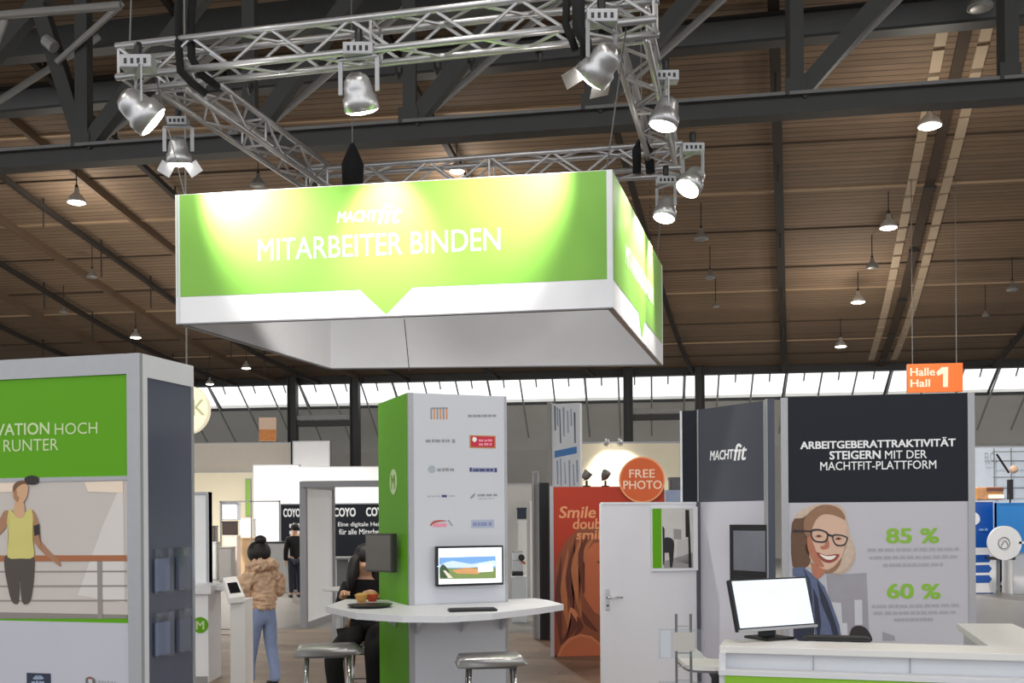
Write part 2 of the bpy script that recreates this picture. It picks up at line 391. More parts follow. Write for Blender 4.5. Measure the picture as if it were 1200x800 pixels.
# ------------------------------------------------------------------ pendant lamps
SHADE = mat('spun_aluminium_shade', (205, 203, 198), .3, .6, var=.05); CORD = mat('dark_lamp_cord', (46, 40, 36), .8, var=.1)
SHADE_OFF = mat('grey_lamp_shade', (150, 148, 144), .4, .5, var=.05)
def pendant(px, py, size, lit, label, Y=None):
    Y = Y or min(37.0, .46*F_PX/size)
    while True:
        p = at(px, py, Y); c = ceil_z(Vector((p.x, p.y)).dot(WN))
        if p.z < c - .75 or Y < 12: break
        Y -= .25
    d = size*Y/F_PX; r = d/2
    t = thing('pendant_lamp', label, 'lamp', (p.x, p.y, p.z - r*.2), 0, 'hall pendant lamps')
    prof = [(r, 0), (r*.98, r*.12), (r*.8, r*.5), (r*.5, r*.85), (r*.28, r*1.05), (r*.24, r*1.5), (r*.1, r*1.6)]
    MB().lathe(prof, 20).build('shade', SHADE if lit else SHADE_OFF, t, True)
    MB().lathe([(r*.1, -r*.16), (r*.7, -r*.12), (r*.92, -.005)], 20).build('bulb', LAMPGLOW if lit else SHADE_OFF, t, True)
    MB().lathe([(r*.18, r*1.6), (r*.18, r*1.8), (r*.06, r*2)], 10).build('hook_socket', CORD, t)
    MB().tube((0, 0, r*1.9), (0, 0, c - p.z + r*.2 + .05), .012, 6).build('cord', CORD, t)
    return p
for a in [(95, 228, 22, 1, 'glowing pendant lamp at far left under the steel girder'), (162, 388, 13, 1, 'small glowing pendant lamp just above the left stand wall corner'),
          (291, 426, 11, 1, 'small glowing pendant lamp under the lower left edge of the hanging sign'), (248, 444, 10, 1, 'smallest glowing pendant lamp right of the left stand wall top'),
          (541, 198, 19, 1, 'glowing pendant lamp peeking over the top of the hanging sign'), (1096, 152, 28, 1, 'largest glowing pendant lamp, hanging before the girder at right'),
          (1046, 271, 21, 1, 'glowing pendant lamp left of the pale timber bands at mid height'), (1009, 358, 17, 1, 'glowing pendant lamp left of the timber bands, third from the top'),
          (988, 410, 14, 1, 'glowing pendant lamp lowest of those left of the timber bands'), (112, 317, 13, 0, 'unlit pendant lamp between the roof tracks at far left'),
          (308, 212, 19, 0, 'unlit pendant lamp behind the upper left corner of the hanging sign'), (826, 282, 17, 0, 'unlit pendant lamp just right of the hanging sign'),
          (1026, 318, 15, 0, 'unlit pendant lamp below the glowing one beside the timber bands'), (1157, 14, 30, 0, 'large unlit pendant lamp at the top right of the photo'),
          (1190, 347, 14, 0, 'unlit pendant lamp at the right edge of the photo'), (1158, 377, 8, 0, 'tiny unlit pendant lamp near the right edge above the orange hall sign'),
          (836, 328, 13, 0, 'small unlit pendant lamp below another one right of the hanging sign'), (842, 362, 9, 0, 'tiny unlit pendant lamp low between the roof tracks right of the sign'), (78, 358, 10, 0, 'small crooked unlit pendant lamp above the left stand wall')]:
    pendant(*a)
# the same hall lamps overhead, outside the picture, carry the light of the hall
for i, (x, y, z) in enumerate([(-6, 3, 9.5), (0, 2.2, 9.5), (6, 3, 9.5), (-7, 8, 9), (7, 8, 9), (0, 6.2, 9.5)]):
    t = thing('pendant_lamp', 'glowing hall pendant lamp outside the picture, ' + ['overhead to the left of the camera', 'straight above the camera', 'overhead to the right of the camera', 'above the left stand wall', 'above the right stand wall', 'high before the hanging sign'][i], 'lamp', (x, y, z), 0, 'hall pendant lamps overhead')
    MB().lathe([(.26, 0), (.25, .05), (.2, .15), (.12, .24), (.07, .36), (.02, .4)], 20).build('shade', SHADE, t, True)
    MB().lathe([(.03, -.04), (.18, -.03), (.24, -.004)], 20).build('bulb', LAMPGLOW, t, True)
    MB().tube((0, 0, .38), (0, 0, ceil_z(y) - z + .3), .012, 6).build('cord', CORD, t)
    spot('hall_lamp_light', (x, y, z-.08), (x*.75, y+2.0, 0), 450, 120, .9, .25)
for i, (px, py, Y) in enumerate([(1096, 165, 20), (95, 240, 25), (541, 208, 24), (1009, 368, 28), (162, 396, 27), (291, 433, 30), (988, 418, 29)]):
    p = at(px, py, Y); spot('hall_lamp_light', p, (p.x, p.y, 0), 2600 if Y < 29 else 1500, 150, .9, .25)
    l = bpy.data.lights.new('roof_fill_light', 'POINT'); l.energy = 70; l.shadow_soft_size = .25; l.color = (1, .93, .82); o = bpy.data.objects.new('roof_fill_light', l); COL.objects.link(o); o.location = p - Vector((0, 0, .45))  # bare fill light added below each lamp to brighten the roof boards

# ------------------------------------------------------------------ stand floor: laid planks
PLANKS = [mat('oak_plank_%d' % i, c, .45, var=.14, scale=5) for i, c in enumerate([(128, 106, 88), (118, 98, 82), (136, 115, 96), (112, 94, 79)])]
pf = thing('plank_floor', 'brown wooden plank floor laid under the stands', 'wooden floor', (-1.6, 8.0, 0), -13)
del pf['category']; pf['kind'] = 'structure'; pf.name = 'floor_planks'
proto = []
for i in range(4):
    o = MB().box(0, 1.78, 0, .237, 0, .012).build('plank', PLANKS[i], pf); proto.append(o.data); bpy.data.objects.remove(o)
for r_ in range(-6, 34):
    for c_ in range(-3, 4):
        o = link('plank', random.choice(proto), pf); o.location = (c_*1.785 + (r_ % 3)*.6, r_*.24, 0)

# ------------------------------------------------------------------ box truss, lamps and hanging sign
ZT = 5.75
TC = {k: at_z(x, y, ZT) for k, (x, y) in dict(FL=(190, 70), FR=(742, 17), BL=(388, 212), BR=(785, 190)).items()}
def box_truss(P, Q, label, ext0=0., ext1=0.):
    P, Q = P.copy(), Q.copy(); d = (Q-P).normalized(); P -= d*ext0; Q += d*ext1
    L_ = (Q-P).length; ang = math.degrees(math.atan2(d.y, d.x))
    t = thing('lighting_truss', label, 'truss', P, ang, 'box trusses over the stand')
    h = .135
    for sy in (-h, h):
        for sz in (-h, h): MB().tube((0, sy, sz), (L_, sy, sz), .03, 10).build('chord', ALU, t, True)
    n = max(2, round(L_/.36)); st = L_/n
    for i in range(n):
        x0, x1 = i*st, (i+1)*st; s = 1 if i % 2 else -1
        for sy in (-h, h): MB().tube((x0, sy, -h*s), (x1, sy, h*s), .014, 6).build('brace', ALU, t)
        for sz in (-h, h): MB().tube((x0, -h*s, sz), (x1, h*s, sz), .014, 6).build('brace', ALU, t)
    for x0 in (.02, L_/2, L_-.02):
        for sy in (-h, h): MB().tube((x0, sy, -h), (x0, sy, h), .013, 6).build('upright', ALU, t)
        for sz in (-h, h): MB().tube((x0, -h, sz), (x0, h, sz), .013, 6).build('cross_piece', ALU, t)
    return t
box_truss(TC['FL'], TC['FR'], 'aluminium box truss along the front of the hanging sign', .3, .25)
box_truss(TC['FL'], TC['BL'], 'aluminium box truss along the left side above the hanging sign', -.24, -.24)
box_truss(TC['FR'], TC['BR'], 'aluminium box truss along the right side above the hanging sign', -.24, -.24)
box_truss(TC['BL'], TC['BR'], 'aluminium box truss behind the top of the hanging sign', .17, .2)

C = {k: v for k, v in dict(FL=at(210, 375, 9.62), FR=at(722, 362, 9.0), BR=at(779, 430, 12.48), BL=at(388, 431, 12.6)).items()}
ZB, ZTOP = 3.51, 4.67
sign = thing('hanging_sign', 'large square hanging sign with lime green faces and white lower border', 'hanging sign', (C['FL'].x, C['FL'].y, ZB))
SIGNW = mat('sign_white_fabric', (232, 233, 238), .6, var=.02); SIGNIN = mat('sign_inner_fabric', (214, 216, 222), .7, var=.03)
def sign_side(A, B, face, text):
    """panel from A (left as seen from outside) to B"""
    A, B = Vector((A.x, A.y, 0)), Vector((B.x, B.y, 0)); d = B-A; L_ = d.length; ang = math.degrees(math.atan2(d.y, d.x))
    H = ZTOP-ZB
    o = MB().box(0, L_, .012, .04, 0, H).build('side_panel', SIGNIN, sign)
    o.location = A - Vector((C['FL'].x, C['FL'].y, 0)); o.rotation_euler = (0, 0, R(ang))
    MB().box(0, L_, 0, .011, 0, H).build('fabric', SIGNW, o)
    g = .205
    tip = L_*.497
    pts = [(0.01, H*g), (tip-.24, H*g), (tip, .01), (tip+.24, H*g), (L_-.05, H*g), (L_-.05, H-.005), (.01, H-.005)]
    b = MB(); b.prism(pts, -.002, 0); b.build('green_field', mat('sign_green_fabric', (124, 182, 66), .5, var=.02), o)
    MB().box(0, L_, .0, .05, -.012, 0).build('bottom_rail', mat('grey_rail', (120, 120, 126), .5, .4), o)
    MB().box(L_-.03, L_, -.004, .0, 0, H).build('edge_profile', SIGNW, o)
    if text:
        for s, x0, x1, z0, z1, bold, sh in text:
            me = text_mesh(s, bold, sh); me.materials.clear(); me.materials.append(TXTW)
            xs = [v.co.x for v in me.vertices]; ys = [v.co.y for v in me.vertices]
            for v in me.vertices: v.co = Vector((L_*(x0+(v.co.x-min(xs))/(max(xs)-min(xs))*(x1-x0)), -.004-v.co.z*8, H*(z0+(v.co.y-min(ys))/(max(ys)-min(ys))*(z1-z0))))
            link('lettering', me, o)
    return o
TX = [('MACHT', .385, .48, .715, .80, .022, .2), ('fit', .479, .535, .69, .84, .012, .3), ('MITARBEITER BINDEN', .198, .755, .455, .62, .004, 0)]
sign_side(C['FL'], C['FR'], 'front', TX)
sign_side(C['FR'], C['BR'], 'right', TX[2:])
sign_side(C['BR'], C['BL'], 'back', None)
sign_side(C['BL'], C['FL'], 'left', None)
MB().tube(at(477, 372, 9.35)-sign.location, at(482, 432, 9.35)-sign.location, .004, 6).build('dangling_cable', BLACK, sign)
for k in ('FL', 'FR', 'BL', 'BR'):
    a = Vector((C[k].x, C[k].y, ZTOP)); bb = TC[k]-Vector((0, 0, .12))
    cen = sum(C.values(), Vector())/4; a = a.lerp(Vector((cen.x, cen.y, ZTOP)), .03)
    MB().tube(a-sign.location, bb-sign.location, .006, 6).build('suspension_wire', GREYSTEEL, sign)

def floodlight(px, py, Y, aim, label, size=.26, power=160, flaps=False):
    c = at(px, py, Y); d = (Vector(aim)-c).normalized()
    t = thing('stage_light', label, 'spotlight', c, 0, 'spotlights on the truss')
    r = size/2
    back = -d
    MB().lathe([(r*.55, 0), (r*.75, r*.25), (r*.85, r*.7), (r*.9, r*1.1), (r*1.06, r*1.25), (r*1.08, r*2.0), (r*1.0, r*2.02)], 20, c=back*r*2.02, axis=d).build('housing', ALU, t, True)
    MB().lathe([(r*.3, -.02), (r*.55, 0)], 16, c=back*r*2.02, axis=d).build('rear_cap', CHROME, t)
    MB().lathe([(r*.98, 0), (r*.7, .02), (r*.05, .03)], 20, c=d*.004, axis=d).build('lens', SPOTGLOW, t, True)
    side = d.cross(Vector((0, 0, 1))).normalized(); up = Vector((0, 0, 1))
    mid = back*r*1.0
    yk = MB(); top = mid + up*r*2.1
    yk.bar(mid+side*r*1.2, top+side*r*1.2, .012, .035, side); yk.bar(mid-side*r*1.2, top-side*r*1.2, .012, .035, side); yk.bar(top+side*r*1.25, top-side*r*1.25, .035, .012)
    yk.build('yoke', FRAME, t)
    MB().box(-r*.9, r*.9, -r*.5, r*.5, 0, r*.75, .008).build('ballast_box', FRAME, t).location = top+up*.01
    MB().lathe([(.02, 0), (.03, .02), (.035, .09), (.03, .12)], 10, c=top+up*(r*.75+.01)).build('clamp', BLACK, t)
    for q in (-.55, -.18, .18, .55): MB().box(q*r-.012, q*r+.012, -r*.5-.004, -r*.5, r*.2, r*.5).build('vent_slot', BLACK, t).location = top+up*.01
    for s in ((-1, 1) if flaps else ()):
        MB().bar(side*s*r*.95 + d*.0, side*s*r*1.5 + d*r*.9, .004, r*1.2, d).build('barn_door', ALU, t)
    spot('stage_light_beam', c + d*.06, aim, power, 66, 1.0, .06, (1, .96, .88))
    return t
fm = lambda f_, z: C['FL'].lerp(C['FR'], f_)*1.0
def fpt(f_, z): p = C['FL'].lerp(C['FR'], f_); return Vector((p.x, p.y, z))
def rpt(f_, z): p = C['FR'].lerp(C['BR'], f_); return Vector((p.x, p.y, z))
floodlight(186, 137, 9.1, fpt(.2, 4.45), 'bright tilted spotlight at the left truss corner facing the camera', .3, 560)
floodlight(216, 186, 10.3, at(225, 330, 10.6), 'silver spotlight hanging below the left truss, lens pointing down', .22, 30, True)
floodlight(431, 127, 8.8, fpt(.5, 4.1), 'spotlight in the middle of the front truss pointing straight down', .27, 260)
floodlight(700, 92, 8.35, fpt(.74, 4.4), 'spotlight tilted to the left near the right front truss corner', .27, 560, True)
floodlight(783, 150, 9.7, rpt(.2, 3.9), 'spotlight framed inside the right truss', .25, 260)
floodlight(811, 224, 10.9, rpt(.45, 4.2), 'bright round spotlight at the lower end of the right truss', .25, 480)
floodlight(783, 258, 11.5, rpt(.68, 4.2), 'lowest spotlight below the right truss beside the sign', .23, 480)
# hoists, cables and bags
def cable(pts, r, label, cat='cable', m=BLACKCLOTH, name='cable_bundle'):
    o = MB().path(pts, r).build(name, m, None, True); o['label'] = label; o['category'] = cat; o['group'] = 'rigging cables on the truss'; return o
def zc(x, y, Y): return at(x, y, Y)
cable([at(219, -30, 9.2), at(217, 10, 9.2), at(217, 50, 9.2), at(219, 78, 9.15), at(232, 92, 9.2), at(248, 105, 9.3)], .035, 'thick black cable bundle dropping onto the left truss corner')
cable([at(236, -30, 9.25), at(232, 20, 9.25), at(232, 62, 9.2), at(243, 82, 9.2), at(262, 97, 9.4)], .035, 'second black cable bundle right beside the first at the left truss corner')
cable([at(674, -30, 8.35), at(672, 10, 8.3), at(671, 30, 8.3), at(677, 44, 8.3), at(682, 60, 8.3)], .03, 'thin black cable loop on the front truss left of the tilted spotlight')
cable([at(688, -30, 8.3), at(686, 15, 8.2), at(686, 35, 8.2), at(694, 50, 8.2), at(695, 80, 8.3)], .05, 'thick black cable hanging before the right end of the front truss')
cable([at(752, 205, 11.6), at(752, 178, 11.6), at(757, 162, 11.6), at(766, 180, 11.6), at(768, 205, 11.6)], .05, 'black cable loop at the rear right truss corner')
for x, y, Y, lab in ((419, 196, 12.2, 'black pointed chain bag hanging behind the sign top'),):
    p = at(x, y, Y); o = MB().lathe([(.05, -.2), (.12, -.18), (.13, .05), (.06, .22), (.02, .3)], 14).build('chain_bag', BLACKCLOTH, None, True); o.location = p; o['label'] = lab; o['category'] = 'chain bag'
for (x, Y, lab) in ((419, 12.2, 'thin steel chain holding the black chain bag'), (160, 9.4, 'thin slanted steel wire at the left truss corner'), (758, 12.1, 'steel wire holding the rear right truss corner')):
    p0 = at(x, 180 if x != 160 else 45, Y); o = MB().tube(p0, (p0.x + (.25 if x == 160 else 0), p0.y, 12.5), .008, 6).build('hoist_wire', GREYSTEEL); o['label'] = lab; o['category'] = 'wire'
for x, y, Y in ((300, 70, 9.2), (475, 55, 8.9), (520, 50, 8.85), (560, 45, 8.8), (640, 35, 8.65)):
    p = at_z(x, y+30, ZT-.17); o = MB().lathe([(.012, -.05), (.02, -.03), (.035, 0), (.035, .05), (.012, .06)], 10).build('truss_clamp', BLACK); o.location = p
    o['label'] = {300: 'black clamp on the front truss, nearest the left corner', 475: 'black clamp on the front truss right of the middle spotlight', 520: 'second black clamp right of the middle spotlight', 560: 'third black clamp right of the middle spotlight', 640: 'black clamp on the front truss nearest the right corner'}[x]
    o['category'] = 'clamp'; o['group'] = 'clamps under the front truss'

# ------------------------------------------------------------------ left stand wall
ST = -15.0
lc = at(166, 410, 6.03); LP = Plane((lc.x, lc.y, 0), ST); HB = 2.69
lw = thing('stand_wall', 'framed green and photo exhibition wall at the left edge with dark glossy end', 'stand wall', (lc.x, lc.y, 0), ST)
MB().box(-2.2, -.01, .03, .52, 0, HB-.01).build('core', PANEL, lw)
MB().box(-2.2, 0, 0, .03, HB-.115, HB).build('top_rail', FRAME, lw)
MB().box(-.085, 0, 0, .03, 0, HB-.115).build('corner_post', FRAME, lw)
MB().box(-.03, 0, .03, .56, HB-.13, HB).build('end_top_rail', WHITE, lw)
for y0, y1 in ((.03, .075), (.535, .56)): MB().box(-.03, .0, y0, y1, 0, HB-.13).build('end_post', WHITE if y0 < .1 else FRAME, lw)
e = MB().box(-.03, -.006, .075, .535, 0, HB-.13).build('end_panel', SLATE, lw)
for k, (y0, z0) in enumerate(((.11, 1.32), (.33, 1.32), (.11, .95), (.33, .95))):
    o = MB().box(-.006, .035, y0, y0+.17, z0, z0+.26).build('brochure_pocket', ACRYL, lw)
    MB().box(.004, .012, y0+.012, y0+.158, z0+.01, z0+.2).build('brochure', mat('pale_brochure', (120, 130, 160), .5) if k in (0, 2) else mat('dim_brochure', (90, 96, 116), .5), o)
for nm, y0, y1, m in (('green_panel', 430.5, 551, GREEN), ('photo_panel', 556, 714, mat('photo_wall_grey', (205, 196, 190), .5, var=.04, scale=1.5)), ('green_band', 714, 724, GREEN), ('white_panel', 724, 1010, LILAC)):
    (u1, z1), (_, z0) = LP.px(148.5, y0), LP.px(148.5, y1)
    MB().box(-2.2, -.087, .012, .03, max(z0, 0), z1).build(nm, m, lw)
MB().box(-2.2, -.087, .006, .03, LP.px(148, 556)[1], LP.px(148, 551)[1]).build('panel_joint', FRAME, lw)
LP.off = .0115
lettering('MOTIVATION', LP, -43, 488, 60, 502, TXTLG, lw, .018); lettering('HOCH', LP, 66, 488, 116, 501.5, TXTLG, lw)
lettering('KOSTEN RUNTER', LP, -63, 507, 70, 521, TXTLG, lw); lettering('t', LP, -5, 462, 2, 474, TXTLG, lw, .02)
WALLW = mat('photo_soft_white', (222, 216, 212), .5); WOODP = mat('photo_handrail_wood', (172, 106, 66), .5); RAILP = mat('photo_rail_grey', (150, 142, 138), .5)
flat('print_light_wall', LP, [(145, 556), (145, 700), (90, 690), (120, 610)], WALLW, lw, 1)
flat('print_ceiling_lamp', LP, [(100, 558), (145, 557), (145, 571), (104, 569)], mat('photo_ceiling_glow', (244, 224, 204), .5), lw, 2)
flat('print_ceiling_lamp', LP, [(-20, 556), (34, 556), (30, 568), (-20, 568)], MATS['photo_ceiling_glow'], lw, 2)
flat('print_handrail', LP, [(-20, 642), (148, 644), (148, 651), (-20, 649)], WOODP, lw, 3)
for y in (661, 678, 695): flat('print_rail', LP, [(-20, y-1), (148, y+1), (148, y+3), (-20, y+1)], RAILP, lw, 2)
flat('print_rail_post', LP, [(113.5, 650), (119.5, 650), (118.5, 718), (113.5, 718)], RAILP, lw, 3)
flat('print_floor_edge', LP, [(-20, 708), (148, 714), (148, 718), (-20, 716)], mat('photo_floor_grey', (140, 132, 128), .5), lw, 2)
SKINP = mat('photo_skin', (214, 170, 130), .5); SKIND = mat('photo_skin_shade', (172, 124, 92), .5); TOP = mat('photo_yellow_top', (214, 204, 120), .5); PANTS = mat('photo_brown_trousers', (78, 68, 62), .5); HAIRB = mat('photo_black_hair', (34, 28, 26), .5)
flat('print_trousers', LP, [(7, 642), (24, 644), (39, 643), (40, 660), (38, 680), (34, 697), (25, 697), (23, 665), (21, 697), (13, 696), (8, 675), (5, 655)], PANTS, lw, 4, 3)
flat('print_arm', LP, [(12, 592), (9, 606), (2, 616), (-8, 622), (-8, 612), (0, 600), (6, 590)], SKIND, lw, 4, 3)
flat('print_arm', LP, [(38, 590), (43, 596), (47, 612), (46, 622), (56, 636), (68, 648), (71, 656), (66, 653), (54, 643), (41, 628), (39, 610)], SKIND, lw, 4, 3)
flat('print_sweatband', LP, [(40, 608), (47, 606), (47, 618), (41, 620)], HAIRB, lw, 5)
flat('print_top', LP, [(12, 588), (18, 594), (28, 594), (37, 588), (40, 602), (38, 622), (40, 644), (24, 646), (9, 644), (11, 622), (9, 604)], TOP, lw, 5, 3)
flat('print_neck', LP, [(20, 578), (28, 578), (30, 594), (24, 599), (17, 593)], SKINP, lw, 6, 3)
flat('print_head', LP, [(18, 560), (26, 556), (34, 561), (33, 573), (27, 582), (20, 580), (16, 571)], SKINP, lw, 7, 3)
flat('print_hair', LP, [(31, 552), (39, 549), (47, 552), (46, 558), (38, 560), (32, 557)], HAIRB, lw, 8, 3)
flat('print_hairline', LP, [(17, 562), (22, 556), (31, 555), (34, 559), (28, 559), (21, 564), (18, 570)], mat('photo_brown_hair', (120, 84, 58), .5), lw, 8, 3)
flat('print_face_shade', LP, [(18, 568), (21, 566), (21, 572), (24, 575), (22, 580), (18, 575)], SKIND, lw, 9)
o = rect('logo_plate', LP, 29, 780, 57, 797, mat('logo_navy', (38, 46, 70), .5), lw, 2)
flat('logo_emblem', LP, [(36, 787), (40, 783), (43, 786), (46, 783), (50, 787), (47, 788), (39, 788)], mat('logo_pale_blue', (150, 165, 190), .5), lw, 4)
dashes(LP, 35, 51, 791.5, 4, MATS['logo_pale_blue'], lw, 3, 4)
flat('logo_ring', LP, [(98, 788), (103, 785.5), (109, 789), (109, 795), (104, 798), (99, 795)], mat('logo_ring_grey', (110, 104, 100), .5), lw, 2, 3); flat('logo_ring_hole', LP, [(101, 789), (105, 788), (106, 793), (103, 795)], LILAC, lw, 3, 3)
flat('logo_ring_accent', LP, [(101, 786.5), (106, 786.5), (104, 789)], mat('logo_red', (190, 60, 50), .5), lw, 4)
lettering('TOTAL', LP, 112, 791, 135, 797, TXTG, lw, .01)

# ------------------------------------------------------------------ stand tower with screens and high table
cc = at(480, 458, 8.05); CROT = 22.0; CP = Plane((cc.x, cc.y, 0), CROT); CW, CDp = .80, .86
tw = thing('stand_tower', 'square stand tower with lime green side and pale logo front', 'tower', (cc.x, cc.y, 0), CROT)
MB().box(.01, CW-.01, .01, CDp-.01, 0, HB-.004).build('core', PANEL, tw)
MB().box(.04, CW-.02, -.002, .01, 0, HB).build('front_panel', PANEL, tw)
MB().box(0, .04, -.006, .03, 0, HB).build('corner_profile', FRAME, tw); MB().box(CW-.02, CW, -.006, .03, 0, HB).build('corner_profile', FRAME, tw)
MB().box(-.004, .01, .03, CDp, 0, HB).build('green_side_panel', GREEN, tw)
MB().box(.0, CW, CDp-.01, CDp, 0, HB).build('rear_panel', PANEL, tw); MB().box(CW-.01, CW+.002, .03, CDp, 0, HB).build('side_panel', PANEL, tw)
m_ = MB().lathe([(.1, 0), (.1, .003)], 28, c=(-.005, .40, 2.03), axis=(-1, 0, 0)).build('round_logo', TXTLG, tw)
me = text_mesh('M', .02); me.materials.clear(); me.materials.append(GREEN)
o = link('logo_letter', me, tw); o.rotation_euler = (R(90), 0, R(-90)); o.scale = (.16, .16, .16); o.location = (-.0095, .40, 1.975)
CP.off = -.002
NAVYL = mat('logo_navy_blue', (60, 66, 110), .5); REDL = mat('logo_crimson', (205, 30, 60), .5); ORL = mat('logo_orange', (225, 150, 90), .5)
for i in range(6): flat('logo_crest_bar', CP, [(506+i*3.6, 478), (508+i*3.6, 478), (508+i*3.6, 490), (506+i*3.6, 490)], ORL if i % 2 else TXTG, tw, 1)
flat('logo_crest_top', CP, [(507, 476), (526, 476), (527, 478), (506, 478)], TXTG, tw, 1)
dashes(CP, 550, 584, 486.5, 3.4, TXTG, tw, 8, 1); dashes(CP, 500, 529, 515, 4, TXTG, tw, 6, 1); rect('logo_block', CP, 531, 513.5, 534.5, 518, TXTG, tw, 1)
rect('logo_card_border', CP, 551.5, 509, 582, 525, mat('logo_gold', (190, 140, 80), .5), tw, 1); rect('logo_card', CP, 553, 510.3, 580.5, 523.5, REDL, tw, 2)
flat('logo_dot', CP, [(555, 512), (558, 511.5), (560, 514), (558, 517), (555, 516)], TXTW, tw, 3, 3); dashes(CP, 562, 579, 515.5, 3, mat('logo_pink', (240, 150, 170), .5), tw, 3, 3); dashes(CP, 562, 578, 520, 3, MATS['logo_pink'], tw, 3, 3)
flat('logo_wreath', CP, [(502, 548), (505, 544), (510, 545), (511, 551), (506, 553), (503, 551)], mat('logo_pale_steel', (170, 180, 190), .5), tw, 1, 3); dashes(CP, 513, 534, 549, 4, TXTG, tw, 4, 1)
rect('logo_strip', CP, 551, 547, 583, 553, mat('logo_lavender', (150, 155, 190), .5), tw, 1); rect('logo_block', CP, 551, 547, 553.5, 551.5, NAVYL, tw, 2); rect('logo_block', CP, 580.5, 548, 583, 553, NAVYL, tw, 2); dashes(CP, 555, 579, 550, 3, NAVYL, tw, 5, 2)
dashes(CP, 501, 517, 580, 2, mat('logo_faint', (178, 180, 188), .5), tw, 4, 1); rect('logo_block', CP, 518, 578.5, 524, 581.5, NAVYL, tw, 1); dashes(CP, 526, 534, 580, 2, MATS['logo_faint'], tw, 2, 1)
flat('logo_swoosh', CP, [(551, 582), (555, 578), (558, 577), (556, 581), (552, 584)], TXTG, tw, 1); dashes(CP, 560, 584, 579.5, 3, TXTG, tw, 4, 1); dashes(CP, 561, 580, 583.5, 1.6, MATS['logo_faint'], tw, 4, 1)
flat('logo_arc', CP, [(504, 613), (508, 609), (516, 608), (524, 609), (516, 610), (508, 612), (505, 615)], mat('logo_rust', (180, 90, 80), .5), tw, 1, 3); dashes(CP, 507, 527, 614, 4, MATS['logo_pink'], tw, 1, 1); flat('logo_slash', CP, [(524, 608), (526, 608), (531, 615), (529, 615)], TXTG, tw, 2)
rect('logo_plate', CP, 552, 608, 579, 618, mat('logo_pale_blue_plate', (176, 186, 208), .5), tw, 1); dashes(CP, 554, 577, 613, 5, mat('logo_blue_text', (140, 150, 190), .5), tw, 4, 2)

def monitor(parent_loc, rot, wd, ht, label, screen_m, th=.045, border=.015, z=0):
    t = thing('monitor', label, 'monitor', parent_loc, rot)
    MB().box(-wd/2, wd/2, 0, th, -ht/2, ht/2, .004).build('casing', BLACK, t)
    s = MB().box(-wd/2+border, wd/2-border, -.003, .001, -ht/2+border*1.2, ht/2-border).build('screen', screen_m, t)
    return t, s
(u0, z1), (u1, z0) = CP.px(507.5, 638.5), CP.px(585, 684)
CT = R(CROT); cux = Vector((math.cos(CT), math.sin(CT), 0)); cuy = Vector((-math.sin(CT), math.cos(CT), 0)); c0 = Vector((cc.x, cc.y, 0))
mp = c0 + cux*((u0+u1)/2) - cuy*.075 + Vector((0, 0, (z0+z1)/2))
scr = mat('screen_page_white', (240, 244, 248), .3, emit=.5, var=.01)
mon, _ = monitor(mp, CROT, (u1-u0), (z1-z0), 'flat monitor on the tower front showing a landscape photo on a web page', scr)
MP = Plane(mp, CROT, -.004)
def em(n, c, e=.45): return mat(n, c, .3, emit=e, var=.05, scale=20)
flat('screen_sky', MP, [(514, 652), (580, 651), (580, 668), (514, 668)], em('screen_sky_blue', (118, 165, 220)), mon, 1)
flat('screen_clouds', MP, [(516, 660), (530, 656), (552, 660), (578, 656), (579, 663), (515, 664)], em('screen_cloud', (200, 220, 240)), mon, 2, 2)
flat('screen_fields', MP, [(514, 664), (530, 665), (560, 664), (580, 665), (580, 677), (514, 677)], em('screen_field_green', (120, 140, 80)), mon, 3)
flat('screen_flowers', MP, [(528, 667), (545, 664), (562, 666), (560, 672), (535, 671)], em('screen_orange', (205, 150, 100)), mon, 4)
flat('screen_house', MP, [(559, 661), (576, 660), (577, 669), (559, 670)], em('screen_house_white', (235, 235, 235)), mon, 5)
flat('screen_trees', MP, [(515, 663), (519, 660), (525, 668), (524, 675), (515, 675)], em('screen_tree_dark', (60, 80, 55)), mon, 4, 2)
flat('screen_path', MP, [(518, 667), (521, 667), (530, 676), (524, 676)], em('screen_path_pale', (215, 210, 190)), mon, 5)
MB().box(-.06, .06, .045, .072, -.06, .06).build('wall_mount', BLACK, mon)
# side monitor on the green face, seen from behind/side
sm = thing('monitor', 'black monitor on an arm at the green side of the tower', 'monitor', c0 + cuy*.33 - cux*.15 + Vector((0, 0, 1.475)), CROT-90+28)
MB().box(-.15, .15, 0, .06, -.15, .15, .006).build('casing', mat('dark_grey_plastic', (62, 60, 58), .4), sm)
MB().box(-.138, .138, -.003, .001, -.135, .135).build('screen', mat('dark_screen', (92, 86, 80), .2, var=.1), sm)
MB().box(-.05, .05, .05, .11, -.05, .05).build('wall_arm', BLACK, sm)
